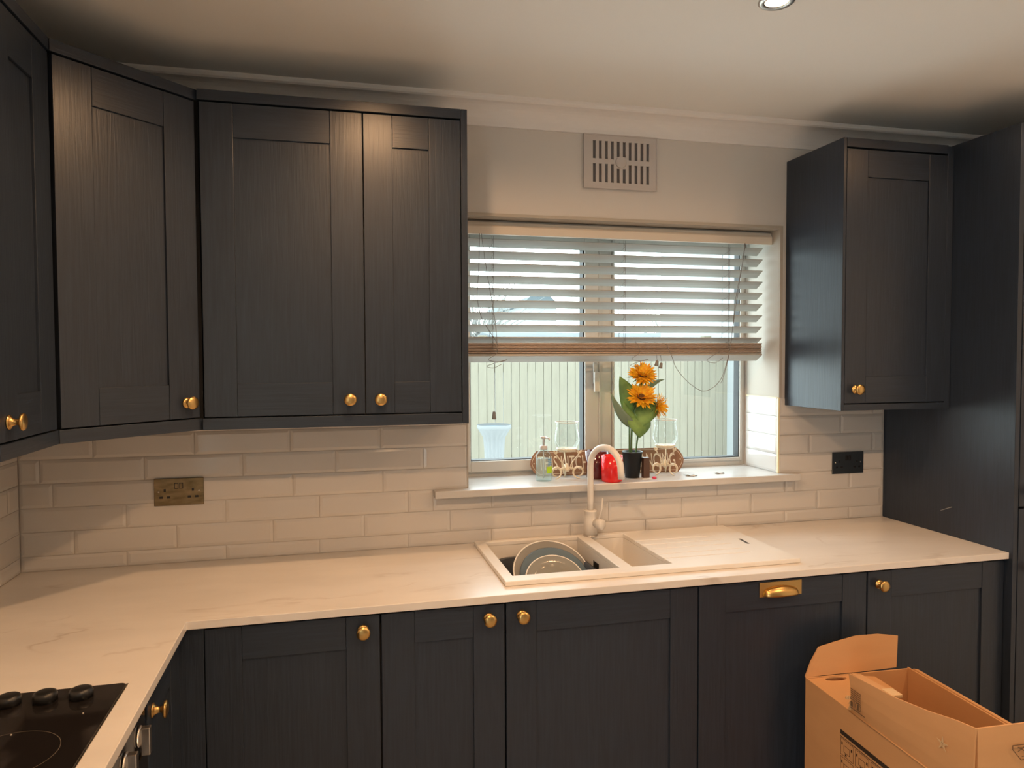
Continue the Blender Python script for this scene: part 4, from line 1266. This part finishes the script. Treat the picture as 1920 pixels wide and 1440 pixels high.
# ------------------------------------------------------------------ outside
ground = struct(box(-12, 20, 0.31, 45, -.45, -.25).build('ground', GRND))
FY = 6.0
r = thing('garden_fence', 'cream vertical-board garden fence beyond the window', 'fence', (4.0, FY, -.25))
x = 1.0
rnd = random.Random(11)
while x < 6.43:
    w = .0975
    top_ = 1.80
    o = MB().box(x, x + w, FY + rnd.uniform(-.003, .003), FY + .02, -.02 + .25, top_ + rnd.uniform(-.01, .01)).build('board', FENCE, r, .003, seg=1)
    x += .1018
MB().box(.9, 6.44, FY + .025, FY + .06, .3, .4).box(.9, 6.44, FY + .025, FY + .06, 1.4, 1.5).build('cross_rail', FENCE, r)
MB().box(.9, 6.44, FY - .01, FY + .03, -.25, .225).build('gravel_board', FENCE, r)
for px in (1.4, 3.21, 4.65, 6.2):
    MB().box(px - .05, px + .05, FY + .06, FY + .16, -.25, 1.85).build('post', FENCE, r)
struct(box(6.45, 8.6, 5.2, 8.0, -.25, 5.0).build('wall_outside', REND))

box(-25, .27, -25, .30, -.45, -.15).build('side_terrace', GRND, ground)
# garage roof just over the fence, house further off, bare tree
r = thing('garden_shed', 'low slate blue shed roof showing just above the fence', 'shed', (5.9, 9.0, -.25))
box(4.05, 9.4, 8.6, 11.0, -.25, 1.80).build('wall', REND, r)
MB().prism([(3.95, 8.4, 1.78), (3.95, 8.4, 1.87), (3.95, 9.8, 2.02), (3.95, 11.2, 1.87), (3.95, 11.2, 1.78)], (5.5, 0, 0)).build('roof', ROOF, r)
r = thing('neighbouring_house', 'distant house with a slate blue gabled roof seen between the blind slats', 'house', (9, 24, -.25))
box(8.05, 9.25, 22.5, 29, -.25, 3.45).build('wall', REND, r)
MB().prism([(7.85, 22.3, 3.40), (9.35, 22.3, 3.40), (8.98, 22.3, 3.74), (8.25, 22.3, 3.74)], (0, 7, 0)).build('roof', ROOF, r)
box(8.45, 8.85, 22.44, 22.5, 2.1, 2.7).build('window', mat('house_window', (.15, .2, .24), .2), r)
def bare_tree(cx, cy, h, seed_, label):
    rnd = random.Random(seed_)
    r = thing('bare_tree', label, 'tree', (cx, cy, -.25))
    m = MB().tube([(cx, cy, -.25), (cx + .1, cy, h * .5)], [.16, .09], 8)
    m.build('trunk', TWIG, r)
    m = MB()
    for k in range(60):
        a = rnd.uniform(0, 2 * PI); z1 = rnd.uniform(.3, .5) * h; ln = rnd.uniform(.25, .6) * h
        p = Vector((cx + .08, cy, z1)); pts = [p]
        d = Vector((math.cos(a) * .7, math.sin(a) * .4, rnd.uniform(.3, 1.1))).normalized()
        for s_ in range(4):
            d = (d + Vector((rnd.uniform(-.3, .3), rnd.uniform(-.2, .2), rnd.uniform(-.1, .2)))).normalized()
            p = p + d * ln / 4; pts.append(p.copy())
        m.tube(pts, [.03, .02, .015, .01, .004], 4)
    m.build('branches', TWIG, r)['kind'] = 'stuff'
bare_tree(5.3, 17.0, 4.6, 2, 'pale bare tree beyond the fence, behind the left pane')
bare_tree(13.3, 22.0, 4.4, 4, 'pale bare tree beyond the fence, behind the right pane')

# urn
c = Vector((2.93, 4.2, -.25))
r = thing('garden_urn', 'white fluted stone urn on a pedestal outside the left pane', 'urn', c)
ez = 1.20
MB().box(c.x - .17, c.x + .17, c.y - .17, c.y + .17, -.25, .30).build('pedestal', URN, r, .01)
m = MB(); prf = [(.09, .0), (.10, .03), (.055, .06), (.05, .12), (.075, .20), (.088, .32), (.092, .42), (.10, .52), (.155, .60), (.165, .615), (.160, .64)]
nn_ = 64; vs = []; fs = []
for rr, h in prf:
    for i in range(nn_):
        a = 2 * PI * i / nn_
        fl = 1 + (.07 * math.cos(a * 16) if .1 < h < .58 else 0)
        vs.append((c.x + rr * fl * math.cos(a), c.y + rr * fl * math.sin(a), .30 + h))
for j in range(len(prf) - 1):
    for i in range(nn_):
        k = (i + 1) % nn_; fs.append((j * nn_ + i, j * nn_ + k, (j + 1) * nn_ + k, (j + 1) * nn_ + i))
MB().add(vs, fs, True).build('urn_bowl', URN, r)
MB().lathe([(0, .61), (.150, .62)], (c.x, c.y, .30), (0, 0, 1), 32, caps=False).build('soil', SOILM, r)

# tidy helper properties
for o in bpy.data.objects:
    if '_o' in o: del o['_o']
